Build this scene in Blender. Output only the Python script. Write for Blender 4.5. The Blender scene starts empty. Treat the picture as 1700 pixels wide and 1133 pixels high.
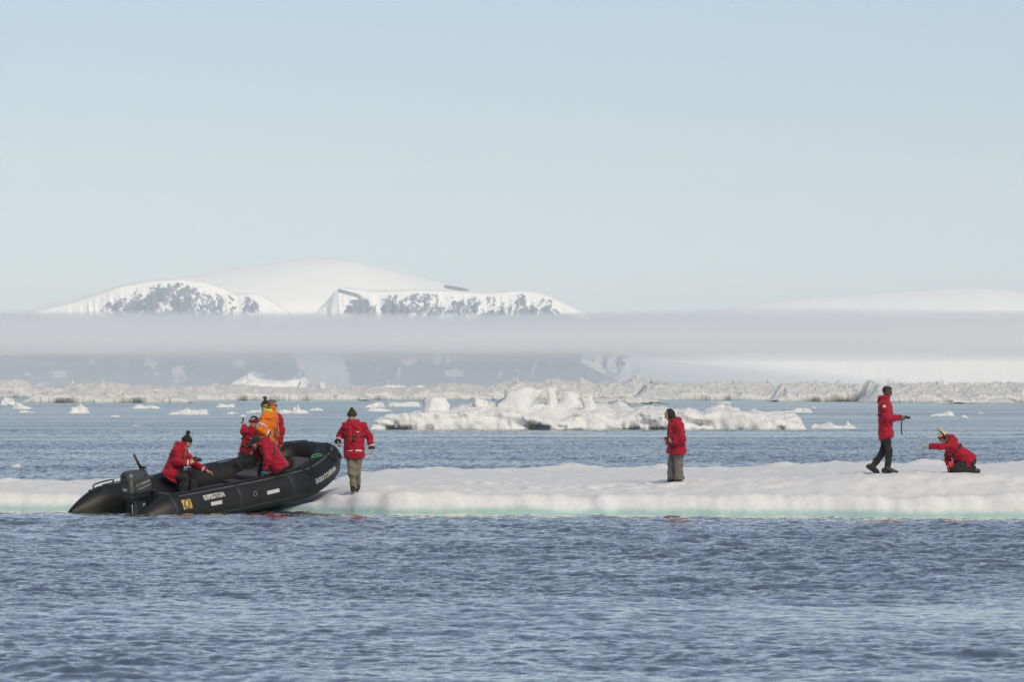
import bpy, bmesh, math, random
import numpy as np
from mathutils import Vector, Matrix

# ------------------------------------------------------------------ camera, sky, sun, exposure
SC = bpy.context.scene
COL = SC.collection
R = math.radians
CAMZ = 2.7            # eye height above the water (standing in another boat)
FPX = 9444.0          # focal length in photo pixels (200 mm on a 36 mm frame, 1700 px wide)
HORIZON = 640.0       # photo row of the horizon

cd = bpy.data.cameras.new('camera')
cam = bpy.data.objects.new('camera', cd)
COL.objects.link(cam)
cd.sensor_width = 36.0
cd.lens = 200.0
cd.clip_start = 1.0
cd.clip_end = 80000.0
cam.location = (0, 0, CAMZ)
cam.rotation_euler = (R(90) + math.atan((HORIZON - 566.5) / FPX), 0, 0)
cd.dof.use_dof = True
cd.dof.focus_distance = 119.5
cd.dof.aperture_fstop = 9.0
SC.camera = cam

SUN_EL, SUN_AZ = 41.0, 155.0     # azimuth clockwise from the view direction: right, a little behind the camera
world = bpy.data.worlds.new('World')
SC.world = world
world.use_nodes = True
wn = world.node_tree.nodes
wl = world.node_tree.links
wn.clear()
wout = wn.new('ShaderNodeOutputWorld')
wbg = wn.new('ShaderNodeBackground')
wsky = wn.new('ShaderNodeTexSky')
wsky.sky_type = 'NISHITA'
wsky.sun_disc = False
wsky.sun_elevation = R(SUN_EL)
wsky.sun_rotation = R(SUN_AZ)
wsky.altitude = 0.0
wsky.air_density = 1.0
wsky.dust_density = 0.1
wsky.ozone_density = 4.0
wbg.inputs['Strength'].default_value = 0.0435
whs = wn.new('ShaderNodeHueSaturation')      # thin high veil: a less saturated sky all round
whs.inputs['Saturation'].default_value = 0.76
whs.inputs['Hue'].default_value = 0.5
wl.new(wsky.outputs[0], whs.inputs['Color'])
wmx = wn.new('ShaderNodeMix')                # camera white balance on the whole sky
wmx.data_type = 'RGBA'; wmx.blend_type = 'MULTIPLY'
wmx.inputs[0].default_value = 1.0
wmx.inputs[7].default_value = (0.96, 0.985, 1.10, 1)
wl.new(whs.outputs[0], wmx.inputs[6])
wl.new(wmx.outputs[2], wbg.inputs['Color'])
wl.new(wbg.outputs[0], wout.inputs['Surface'])

sd = bpy.data.lights.new('sun', 'SUN')
sun = bpy.data.objects.new('sun', sd)
COL.objects.link(sun)
sd.energy = 1.5
sd.angle = R(40)
sd.color = (1.0, 0.885, 0.67)
_sd = Vector((math.sin(R(SUN_AZ)) * math.cos(R(SUN_EL)), math.cos(R(SUN_AZ)) * math.cos(R(SUN_EL)), math.sin(R(SUN_EL))))
sun.rotation_euler = _sd.to_track_quat('Z', 'Y').to_euler()
sun.location = (0, 60, 40)

SC.view_settings.view_transform = 'Standard'
SC.view_settings.look = 'None'
SC.view_settings.gamma = 1.0
SC.view_settings.exposure = 0.92
SC.view_settings.use_curve_mapping = False
SC.render.engine = 'CYCLES'
SC.cycles.use_denoising = True
SC.cycles.max_bounces = 8
SC.cycles.diffuse_bounces = 3
SC.cycles.glossy_bounces = 3
SC.cycles.transparent_max_bounces = 12
SC.cycles.volume_bounces = 3
SC.cycles.caustics_reflective = False
SC.cycles.caustics_refractive = False

# ------------------------------------------------------------------ helpers
def px(x, y, d):
    """photo pixel at distance d -> world point"""
    return Vector(((x - 850.0) / FPX * d, d, CAMZ - (y - HORIZON) / FPX * d))

def tag(o, label=None, cat=None, group=None, kind=None):
    if label: o['label'] = label
    if cat: o['category'] = cat
    if group: o['group'] = group
    if kind: o['kind'] = kind
    return o

def empty(name, loc=(0, 0, 0), rz=0.0, parent=None):
    o = bpy.data.objects.new(name, None)
    COL.objects.link(o)
    o.location = loc
    o.rotation_euler = (0, 0, rz)
    o.empty_display_size = 0.2
    if parent: o.parent = parent
    return o

def mesh_obj(name, verts, faces, mat, parent=None, smooth=True):
    me = bpy.data.meshes.new(name)
    if isinstance(verts, np.ndarray) and isinstance(faces, np.ndarray):
        nf, k = faces.shape
        me.vertices.add(len(verts))
        me.vertices.foreach_set('co', verts.astype(np.float32).ravel())
        me.loops.add(nf * k)
        me.loops.foreach_set('vertex_index', faces.astype(np.int32).ravel())
        me.polygons.add(nf)
        me.polygons.foreach_set('loop_start', np.arange(0, nf * k, k, dtype=np.int32))
        me.update(calc_edges=True)
        me.validate()
    else:
        me.from_pydata([tuple(v) for v in verts], [], [tuple(f) for f in faces])
        me.update()
    if smooth:
        me.polygons.foreach_set('use_smooth', np.ones(len(me.polygons), dtype=bool))
    if mat: me.materials.append(mat)
    o = bpy.data.objects.new(name, me)
    COL.objects.link(o)
    if parent: o.parent = parent
    return o

def grid_faces(nr, nc, wrap=False):
    i = np.arange(nr - 1)[:, None]
    j = np.arange(nc if wrap else nc - 1)[None, :]
    jn = (j + 1) % nc
    f = np.stack([i * nc + j + 0 * jn, i * nc + jn, (i + 1) * nc + jn, (i + 1) * nc + j + 0 * jn], -1)
    return f.reshape(-1, 4)

# ---- noise (numpy)
def _hash(ix, iy, iz, seed):
    h = (ix.astype(np.int64) * 374761393 + iy.astype(np.int64) * 668265263 + iz.astype(np.int64) * 2147483647 + seed * 1274126177) & 0xFFFFFFFF
    h = ((h ^ (h >> 13)) * 1274126177) & 0xFFFFFFFF
    h = ((h ^ (h >> 16)) * 2246822519) & 0xFFFFFFFF
    return ((h ^ (h >> 15)) & 0xFFFFFF) / float(0xFFFFFF)

def vnoise(x, y, z=0.0, seed=0):
    x, y, z = np.broadcast_arrays(np.asarray(x, float), np.asarray(y, float), np.asarray(z, float))
    ix, iy, iz = np.floor(x), np.floor(y), np.floor(z)
    fx, fy, fz = x - ix, y - iy, z - iz
    fx = fx * fx * fx * (fx * (fx * 6 - 15) + 10); fy = fy * fy * fy * (fy * (fy * 6 - 15) + 10); fz = fz * fz * fz * (fz * (fz * 6 - 15) + 10)
    r = 0
    for a in (0, 1):
        wa = fx if a else 1 - fx
        for b in (0, 1):
            wb = fy if b else 1 - fy
            for c in (0, 1):
                wc = fz if c else 1 - fz
                r = r + wa * wb * wc * _hash(ix + a, iy + b, iz + c, seed)
    return r * 2 - 1

def fbm(x, y, z=0.0, oct=4, seed=0, gain=0.5):
    r, a, f = 0, 1.0, 1.0
    x = np.asarray(x, float); y = np.asarray(y, float); z = np.asarray(z, float)
    for o in range(oct):
        r = r + a * vnoise(x * f + 17.3 * o, y * f - 9.1 * o, z * f + 4.7 * o, seed + o)
        a *= gain; f *= 2.03
    return r

def ridged(x, y, z=0.0, oct=4, seed=0):
    r, a, f = 0, 1.0, 1.0
    x = np.asarray(x, float); y = np.asarray(y, float)
    for o in range(oct):
        r = r + a * (1 - np.abs(vnoise(x * f + 3.3 * o, y * f, z, seed + o)) * 2)
        a *= 0.5; f *= 2.1
    return r

def cells(x, y, seed=0):
    """worley: distance to nearest, second nearest, random value of the nearest cell"""
    x, y = np.broadcast_arrays(np.asarray(x, float), np.asarray(y, float))
    ix, iy = np.floor(x), np.floor(y)
    d1 = np.full(x.shape, 9.0); d2 = np.full(x.shape, 9.0); v = np.zeros(x.shape); gx = np.zeros(x.shape); gy = np.zeros(x.shape)
    for a in (-1, 0, 1):
        for b in (-1, 0, 1):
            cx = ix + a; cy = iy + b; z0 = np.zeros_like(cx)
            px_ = cx + _hash(cx, cy, z0, seed); py_ = cy + _hash(cx, cy, z0 + 1, seed)
            d = np.hypot(px_ - x, py_ - y)
            n = d < d1
            d2 = np.where(n, d1, np.minimum(d2, d))
            v = np.where(n, _hash(cx, cy, z0 + 2, seed), v)
            gx = np.where(n, x - px_, gx); gy = np.where(n, y - py_, gy)
            d1 = np.where(n, d, d1)
    return d1, d2, v, gx, gy

def sstep(a, b, x):
    t = np.clip((np.asarray(x, float) - a) / (b - a), 0, 1)
    return t * t * (3 - 2 * t)

def interp(x, pts):
    p = sorted(pts)
    return np.interp(x, [a for a, b in p], [b for a, b in p])

# ---- materials
def nmat(name):
    m = bpy.data.materials.new(name)
    m.use_nodes = True
    nt = m.node_tree
    bs = nt.nodes.get('Principled BSDF')
    return m, nt, bs

def node(nt, typ, **kw):
    n = nt.nodes.new(typ)
    for k, v in kw.items():
        if k.startswith('i_'):
            n.inputs[k[2:].replace('_', ' ')].default_value = v
        else:
            setattr(n, k, v)
    return n

def simple_mat(name, col, rough=0.6, var=0.12, scale=20.0, bump=0.0, metallic=0.0, spec=0.5, sheen=0.0, bscale=None, bdist=0.01):
    """colour with a little uneven wear and fine relief"""
    m, nt, bs = nmat(name)
    tc = node(nt, 'ShaderNodeTexCoord')
    nz = node(nt, 'ShaderNodeTexNoise', i_Scale=scale, i_Detail=4.0)
    nt.links.new(tc.outputs['Object'], nz.inputs['Vector'])
    mx = node(nt, 'ShaderNodeMix', data_type='RGBA')
    mx.inputs[6].default_value = (*[c * (1 - var) for c in col], 1)
    mx.inputs[7].default_value = (*[min(1, c * (1 + var)) for c in col], 1)
    nt.links.new(nz.outputs['Fac'], mx.inputs[0])
    nt.links.new(mx.outputs[2], bs.inputs['Base Color'])
    bs.inputs['Roughness'].default_value = rough
    bs.inputs['Metallic'].default_value = metallic
    bs.inputs['Specular IOR Level'].default_value = spec
    if sheen:
        bs.inputs['Sheen Weight'].default_value = sheen
    if bump:
        n2 = node(nt, 'ShaderNodeTexNoise', i_Scale=bscale or scale * 3, i_Detail=3.0)
        nt.links.new(tc.outputs['Object'], n2.inputs['Vector'])
        b = node(nt, 'ShaderNodeBump', i_Strength=bump, i_Distance=bdist)
        nt.links.new(n2.outputs['Fac'], b.inputs['Height'])
        nt.links.new(b.outputs['Normal'], bs.inputs['Normal'])
    return m
# ------------------------------------------------------------------ setting: materials
def snow_mat(name, tint=(0.79, 0.80, 0.80), aqua=(0.40, 0.58, 0.56), wet=0.28, feature=0.6, hollow_dark=0.0, zscale=1.0):
    """old sea-ice snow; wet blue-green ice close to the waterline and in the bare patches"""
    m, nt, bs = nmat(name)
    geo = node(nt, 'ShaderNodeNewGeometry')
    sep = node(nt, 'ShaderNodeSeparateXYZ')
    nt.links.new(geo.outputs['Position'], sep.inputs[0])
    n1 = node(nt, 'ShaderNodeTexNoise', i_Scale=feature, i_Detail=6.0, i_Roughness=0.6)
    nt.links.new(geo.outputs['Position'], n1.inputs['Vector'])
    n2 = node(nt, 'ShaderNodeTexNoise', i_Scale=feature * 9, i_Detail=5.0, i_Roughness=0.65)
    nt.links.new(geo.outputs['Position'], n2.inputs['Vector'])
    # waterline band: height + noise
    ma = node(nt, 'ShaderNodeMath', operation='MULTIPLY_ADD')
    nt.links.new(n1.outputs['Fac'], ma.inputs[0]); ma.inputs[1].default_value = -wet * 1.6
    nt.links.new(sep.outputs['Z'], ma.inputs[2])
    mr = node(nt, 'ShaderNodeMapRange', interpolation_type='SMOOTHSTEP')
    mr.inputs['From Min'].default_value = -wet * 0.55
    mr.inputs['From Max'].default_value = wet * 0.35
    mr.inputs['To Min'].default_value = 1.0
    mr.inputs['To Max'].default_value = 0.0
    nt.links.new(ma.outputs[0], mr.inputs['Value'])
    # bare bluish patches
    rp = node(nt, 'ShaderNodeMapRange', interpolation_type='SMOOTHSTEP')
    rp.inputs['From Min'].default_value = 0.56; rp.inputs['From Max'].default_value = 0.72
    rp.inputs['To Max'].default_value = 0.35
    nt.links.new(n1.outputs['Fac'], rp.inputs['Value'])
    mx0 = node(nt, 'ShaderNodeMix', data_type='RGBA')
    mx0.inputs[6].default_value = (*tint, 1)
    mx0.inputs[7].default_value = (*[0.55 * t + 0.45 * a for t, a in zip(tint, aqua)], 1)
    nt.links.new(rp.outputs[0], mx0.inputs[0])
    mx1 = node(nt, 'ShaderNodeMix', data_type='RGBA')
    nt.links.new(mx0.outputs[2], mx1.inputs[6])
    mx1.inputs[7].default_value = (*aqua, 1)
    nt.links.new(mr.outputs[0], mx1.inputs[0])
    mx2 = node(nt, 'ShaderNodeMix', data_type='RGBA', blend_type='MULTIPLY')
    cr = node(nt, 'ShaderNodeMapRange')
    cr.inputs['From Min'].default_value = 0.3; cr.inputs['From Max'].default_value = 0.7
    cr.inputs['To Min'].default_value = 0.90; cr.inputs['To Max'].default_value = 1.03
    nt.links.new(n2.outputs['Fac'], cr.inputs['Value'])
    nt.links.new(mx1.outputs[2], mx2.inputs[6])
    nt.links.new(cr.outputs[0], mx2.inputs[7])
    mx2.inputs[0].default_value = 1.0
    last = mx2
    if hollow_dark:
        n3 = node(nt, 'ShaderNodeTexNoise', i_Scale=feature * 1.7, i_Detail=7.0, i_Roughness=0.7)
        nt.links.new(geo.outputs['Position'], n3.inputs['Vector'])
        dr = node(nt, 'ShaderNodeMapRange', interpolation_type='SMOOTHSTEP')
        dr.inputs['From Min'].default_value = 0.57; dr.inputs['From Max'].default_value = 0.70
        dr.inputs['To Max'].default_value = hollow_dark
        nt.links.new(n3.outputs['Fac'], dr.inputs['Value'])
        mx3 = node(nt, 'ShaderNodeMix', data_type='RGBA')
        nt.links.new(mx2.outputs[2], mx3.inputs[6])
        mx3.inputs[7].default_value = (0.30, 0.36, 0.34, 1)  # grey-green noise blotches, painting the dark of hollows into the ice
        nt.links.new(dr.outputs[0], mx3.inputs[0])
        last = mx3
    nt.links.new(last.outputs[2], bs.inputs['Base Color'])
    bs.inputs['Roughness'].default_value = 0.75
    bs.inputs['Specular IOR Level'].default_value = 0.25
    b = node(nt, 'ShaderNodeBump', i_Strength=0.8, i_Distance=0.03 / max(feature, 0.05) * 0.6)
    nt.links.new(n2.outputs['Fac'], b.inputs['Height'])
    nt.links.new(b.outputs['Normal'], bs.inputs['Normal'])
    return m

M_FLOE = snow_mat('floe_snow', wet=0.18, feature=0.9, aqua=(0.42, 0.61, 0.59))
M_BERG = snow_mat('drift_ice', wet=0.07, aqua=(0.36, 0.45, 0.43), feature=0.7, hollow_dark=0.35)
M_PACK = snow_mat('pack_snow', tint=(0.69, 0.70, 0.695), wet=0.3, feature=0.22, aqua=(0.42, 0.50, 0.48), hollow_dark=0.55)
M_ICEB = snow_mat('iceberg_snow', tint=(0.9, 0.9, 0.89), wet=0.6, feature=0.1)

# ------------------------------------------------------------------ sea
FRONT = [(-60, 126), (-22, 123.6), (-12, 122.7), (-9, 122.4), (-7.2, 122.4), (-6.2, 122.3), (-5.3, 122.0), (-4.75, 121.4), (-3.95, 120.3), (-3.3, 119.5), (-2.6, 119.0), (-1, 118.7), (4, 117.6), (8, 116.4), (12, 115.6), (24, 114.0), (60, 112)]
rng = np.random.default_rng(7)
def build_sea():
    # one sheet round the viewpoint, finest where the water is near
    d = [2.5, 5, 9, 14, 20, 27, 33, 38]
    q = 42.0
    while q < 900:
        d.append(q)
        q += q * 0.0017 if q < 121 else 0.9 if q < 137 else q * 0.0026 if q < 345 else q * 0.012
    while q < 23500:
        d.append(q); q *= 1.2
    d = np.array(d)
    th_c = np.linspace(-8.2, 8.2, 430)
    side = np.concatenate([np.linspace(9, 30, 14), np.linspace(38, 180, 18)[:-1]])
    th = np.radians(np.concatenate([-side[::-1] - 0.0, th_c, side]))
    D, T = np.meshgrid(d, th, indexing='ij')
    X = D * np.sin(T); Y = D * np.cos(T)
    sp = np.gradient(d)[:, None] * np.ones_like(X)
    lat = np.maximum(np.gradient(th)[None, :] * D, 0.0)
    spc = np.maximum(sp * 0.62, lat)      # what the mesh can carry
    Z = np.zeros_like(X)
    calm = 1.0 - 0.42 * sstep(0.1, 0.9, fbm(X * 0.018, Y * 0.035, 2.0, 3, 5) + 0.3)
    lee = 1.0 - 0.55 * sstep(13, 1.5, interp(X, FRONT) - Y) * (np.abs(X) < 70) * (Y < interp(X, FRONT) + 1.0)          # quieter water right in front of the floe
    n = 90
    lam = np.exp(rng.uniform(np.log(0.22), np.log(3.2), n))
    wind = np.radians(255)
    ang = wind + rng.normal(0, 0.75, n)
    ph = rng.uniform(0, 2 * np.pi, n)
    warp = [0.8 * fbm(X * 0.4 / l, Y * 0.4 / l, l, 1, 77) for l in (0.35, 0.9, 2.2)]
    for l, a, p in zip(lam, ang, ph):
        kk = 2 * np.pi / l
        amp = 0.044 / kk * (1.0 if l < 0.9 else 0.7 if l < 1.6 else 0.42)
        w = sstep(2.0, 4.0, l / spc)
        if not w.any(): continue
        phase = kk * (X * math.cos(a) + Y * math.sin(a)) + p + warp[0 if l < 0.55 else 1 if l < 1.5 else 2]
        Z += w * amp * (np.sin(phase) + 0.25 * np.cos(2 * phase))
    grp = 0.75 + 0.45 * fbm(X * 0.22, Y * 0.12, 1.0, 3, 9)
    Z *= calm * lee * grp
    chop = (calm * lee).ravel()
    V = np.stack([X, Y, Z], -1).reshape(-1, 3)
    nr, nc = X.shape
    F = grid_faces(nr, nc)[:, ::-1]
    # close the ring behind the camera
    i = np.arange(nr - 1)
    ring = np.stack([i * nc + 0, i * nc + nc - 1, (i + 1) * nc + nc - 1, (i + 1) * nc + 0], -1)
    F = np.concatenate([F, ring[:, ::-1] * 1])
    m, nt, bs = nmat('sea_water')
    nt.nodes.remove(bs)
    out = nt.nodes['Material Output']
    geo = node(nt, 'ShaderNodeNewGeometry')
    mp = node(nt, 'ShaderNodeMapping')
    mp.inputs['Scale'].default_value = (1.0, 0.75, 1.0)
    nt.links.new(geo.outputs['Position'], mp.inputs['Vector'])
    n1 = node(nt, 'ShaderNodeTexNoise', i_Scale=4.0, i_Detail=3.0, i_Roughness=0.6)
    n2 = node(nt, 'ShaderNodeTexNoise', i_Scale=0.035, i_Detail=3.0)
    mp2 = node(nt, 'ShaderNodeMapping')
    mp2.inputs['Scale'].default_value = (0.5, 2.4, 1.0)
    nt.links.new(geo.outputs['Position'], mp2.inputs['Vector'])
    nt.links.new(mp.outputs[0], n1.inputs['Vector'])
    nt.links.new(mp2.outputs[0], n2.inputs['Vector'])
    st = node(nt, 'ShaderNodeMapRange')
    st.inputs['From Min'].default_value = 0.35; st.inputs['From Max'].default_value = 0.65
    st.inputs['To Min'].default_value = 0.45; st.inputs['To Max'].default_value = 1.0
    nt.links.new(n2.outputs['Fac'], st.inputs['Value'])
    # fine ripples: slopes taken straight from noise, so they survive at any distance
    sub = node(nt, 'ShaderNodeVectorMath', operation='SUBTRACT')
    sub.inputs[1].default_value = (0.5, 0.5, 0.5)
    nt.links.new(n1.outputs['Color'], sub.inputs[0])
    sx = node(nt, 'ShaderNodeSeparateXYZ')
    nt.links.new(sub.outputs[0], sx.inputs[0])
    ab = node(nt, 'ShaderNodeMath', operation='ABSOLUTE')          # wind ripples lean one way
    nt.links.new(sx.outputs[1], ab.inputs[0])
    my = node(nt, 'ShaderNodeMath', operation='MULTIPLY')
    my.inputs[1].default_value = -3.0
    nt.links.new(ab.outputs[0], my.inputs[0])
    mxx = node(nt, 'ShaderNodeMath', operation='MULTIPLY')
    mxx.inputs[1].default_value = 1.8
    nt.links.new(sx.outputs[0], mxx.inputs[0])
    flat = node(nt, 'ShaderNodeCombineXYZ')
    nt.links.new(mxx.outputs[0], flat.inputs[0])
    nt.links.new(my.outputs[0], flat.inputs[1])
    scl = node(nt, 'ShaderNodeVectorMath', operation='SCALE')
    nt.links.new(flat.outputs[0], scl.inputs[0])
    ca = node(nt, 'ShaderNodeAttribute', attribute_name='chop')
    cm = node(nt, 'ShaderNodeMath', operation='MULTIPLY')
    nt.links.new(st.outputs[0], cm.inputs[0]); nt.links.new(ca.outputs['Fac'], cm.inputs[1])
    nt.links.new(cm.outputs[0], scl.inputs['Scale'])
    add = node(nt, 'ShaderNodeVectorMath', operation='ADD')
    nt.links.new(geo.outputs['Normal'], add.inputs[0])
    nt.links.new(scl.outputs[0], add.inputs[1])
    b = node(nt, 'ShaderNodeVectorMath', operation='NORMALIZE')
    nt.links.new(add.outputs[0], b.inputs[0])
    fr = node(nt, 'ShaderNodeFresnel', i_IOR=1.333)
    nt.links.new(b.outputs[0], fr.inputs['Normal'])
    gl = node(nt, 'ShaderNodeBsdfGlossy', i_Roughness=0.12)
    gl.inputs['Color'].default_value = (1.0, 0.94, 0.80, 1)
    nt.links.new(b.outputs[0], gl.inputs['Normal'])
    tr = node(nt, 'ShaderNodeBsdfTransparent')
    tr.inputs['Color'].default_value = (0.70, 0.86, 0.86, 1)
    mx = node(nt, 'ShaderNodeMixShader')
    nt.links.new(fr.outputs[0], mx.inputs[0])
    nt.links.new(tr.outputs[0], mx.inputs[1])
    nt.links.new(gl.outputs[0], mx.inputs[2])
    nt.links.new(mx.outputs[0], out.inputs['Surface'])
    o = mesh_obj('sea', V, F, m)
    o.data.attributes.new('chop', 'FLOAT', 'POINT').data.foreach_set('value', chop.astype(np.float32))
    tag(o, kind='structure')
    o['label'] = 'rippled grey blue sea water'
    o['category'] = 'sea'
    # the dark deep below
    s = 24000.0
    fl = mesh_obj('sea_floor', np.array([(-s, -s, -8), (s, -s, -8), (s, s, -8), (-s, s, -8)], float), np.array([[0, 1, 2, 3]]),
                  simple_mat('deep_water', (0.062, 0.054, 0.058), 1.0, 0.1, 0.01, spec=0.0), smooth=False)
    tag(fl, 'dark deep under the sea surface', 'sea floor', kind='structure')
build_sea()

# ------------------------------------------------------------------ the floe the people walk on
LIP = [(-60, .3), (-12, .36), (-7, .36), (-6.2, .26), (-5.4, .08), (-4.5, .12), (-3.8, .34), (-3.3, .43), (-1.5, .42), (0, .38), (4, .40), (8, .44), (24, .5)]
TOP = [(-60, .5), (-12, .50), (-7.5, .55), (-6.4, .42), (-5.4, .22), (-4.5, .26), (-3.7, .50), (-3.3, .56), (0, .58), (3.5, .64), (6, .74), (8, .83), (24, .9)]
BACK = [(-60, 127.5), (-12, 127.8), (-9, 130.5), (-7.2, 132.5), (-5, 140), (-2, 146), (0, 145), (6, 141), (10, 138), (24, 136), (60, 134)]
STEPS = []
_r = random.Random(5)
for (xa, ya, xb, yb_, n_) in ((-3.9, 121.4, -3.3, 120.5, 5), (-2.9, 120.6, 3.4, 121.3, 17), (3.8, 121.0, 7.6, 120.2, 11), (7.9, 120.0, 9.6, 120.1, 6), (-3.0, 121.6, 0.5, 123.0, 9), (2.6, 120.2, 3.6, 120.4, 4), (5.0, 121.8, 9.0, 122.6, 10)):
    for i_ in range(n_):
        t_ = i_ / max(1, n_ - 1)
        STEPS.append((xa + (xb - xa) * t_ + _r.uniform(-.12, .12), ya + (yb_ - ya) * t_ + (0.14 if i_ % 2 else -0.14) + _r.uniform(-.1, .1)))
def floe_height(x, y, detail=True):
    x = np.asarray(x, float); y = np.asarray(y, float)
    yf = interp(x, FRONT) + 0.13 * fbm(x * 0.5, 0 * x, 3.0, 3, 21) + 0.03 * fbm(x * 2.2, 0 * x, 5.0, 2, 22)
    yb = interp(x, BACK) + 0.4 * fbm(x * 0.3, 0 * x, 8.0, 3, 31) + 0.25 * fbm(x * 1.3, 0 * x, 8.0, 2, 32)
    lip = interp(x, LIP) * (1 + 0.10 * fbm(x * 0.6, 0 * x, 1.0, 3, 41))
    top = interp(x, TOP)
    t = y - yf
    face = lip * (1 - (1 - np.clip(t / 0.55, 0, 1)) ** 2.4)
    rise = (top - lip) * sstep(0.6, interp(x, [(-8, 5.0), (-4, 3.0), (-2, 6), (4, 3.6), (7, 2.6), (24, 2.6)]), t)
    z = face + rise - interp(x, [(-6, 0.0), (2, 0.03), (6, 0.07), (30, 0.09)]) * sstep(4, 15, t)
    if detail:
        on = sstep(0.05, 0.8, t)
        z = z + on * (0.012 * fbm(x * 0.55, y * 0.45, 0, 4, 51) + 0.017 * fbm(x * 2.3, y * 1.9, 0, 3, 52))
        d1, d2, v, gx, gy = cells(x * 0.8, y * 0.6, 61)       # scattered lumps
        z = z + on * (v > 0.8) * 0.07 * (v - 0.62) * 3 * np.clip(1 - d1 / 0.42, 0, 1) ** 1.3
        e1, e2, ev, ex, ey = cells(x * 2.6, y * 1.5, 63)          # crumbs and trodden snow
        z = z + on * (ev > 0.55) * 0.075 * (ev - 0.5) * np.clip(1.2 - e1 / 0.38, 0, 1)
        z = z - on * sstep(1.2, 1.9, t) * sstep(4.2, 3.0, t) * 0.035 * np.clip(fbm(x * 2.0, y * 2.2, 7, 2, 64), 0, 1)
        for fx, fy in STEPS:                                       # boot prints
            r2 = ((x - fx) / 0.15) ** 2 + ((y - fy) / 0.30) ** 2
            z = z - 0.045 * np.exp(-r2 * 1.2) + 0.018 * np.exp(-(np.sqrt(r2) - 1.5) ** 2 * 4)
        # low rough ridge along the far edge
        eb = yb - y
        z = z + sstep(2.6, 0.6, eb) * sstep(-0.05, 0.3, eb) * (0.02 + 0.05 * np.clip(fbm(x * 1.1, y * 0.8, 2, 4, 71), -0.4, 1) + 0.04 * (ridged(x * 0.7, y * 0.4, 0, 3, 72) - 0.7) * 0.5)
        z = z + sstep(2.4, 1.2, eb) * sstep(0.0, 0.25, eb) * (v > 0.5) * 0.11 * (v - 0.35) * np.clip(1.25 - d1 / 0.36, 0, 1) ** 0.8
        # melt flutes down the front face
        z = z + 0.035 * fbm(x * 3.2, 0 * x, 1, 2, 81) * sstep(0, 0.15, t) * sstep(1.0, 0.4, t)
    foot = -0.05 - 0.05 * np.clip(-t, 0, 9) - 0.9 * np.clip((-t - 7.5) / 3, 0, 4) ** 1.5 + 0.05 * fbm(x * 0.7, y * 0.5, 3, 3, 91)
    z = np.where(t < 0, foot, z)
    z = np.where(y > yb, z - 1.2 * sstep(0, 0.5, y - yb), z)
    return z

def build_floe():
    xs = np.concatenate([np.linspace(-60, -16, 60)[:-1], np.linspace(-16, 16, 430), np.linspace(16, 60, 60)[1:]])
    u = np.concatenate([np.linspace(-12, -0.12, 36), np.linspace(-0.06, 0.9, 26)[0:], np.linspace(0.98, 6, 56), np.linspace(6.15, 32, 130)])
    X, U = np.meshgrid(xs, u, indexing='ij')
    # rows follow the wandering front edge
    yf = interp(X, FRONT) + 0.13 * fbm(X * 0.5, 0 * X, 3.0, 3, 21) + 0.03 * fbm(X * 2.2, 0 * X, 5.0, 2, 22)
    Y = yf + U
    Z = floe_height(X, Y)
    V = np.stack([X, Y, Z], -1).reshape(-1, 3)
    o = mesh_obj('ice_floe', V, grid_faces(*X.shape)[:, ::-1], M_FLOE)
    tag(o, 'long low snow covered ice floe with people and the boat bow on it', 'ice floe', kind='structure')
build_floe()
def gz(x, y):
    return float(floe_height(np.array([x]), np.array([y]))[0])

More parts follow.
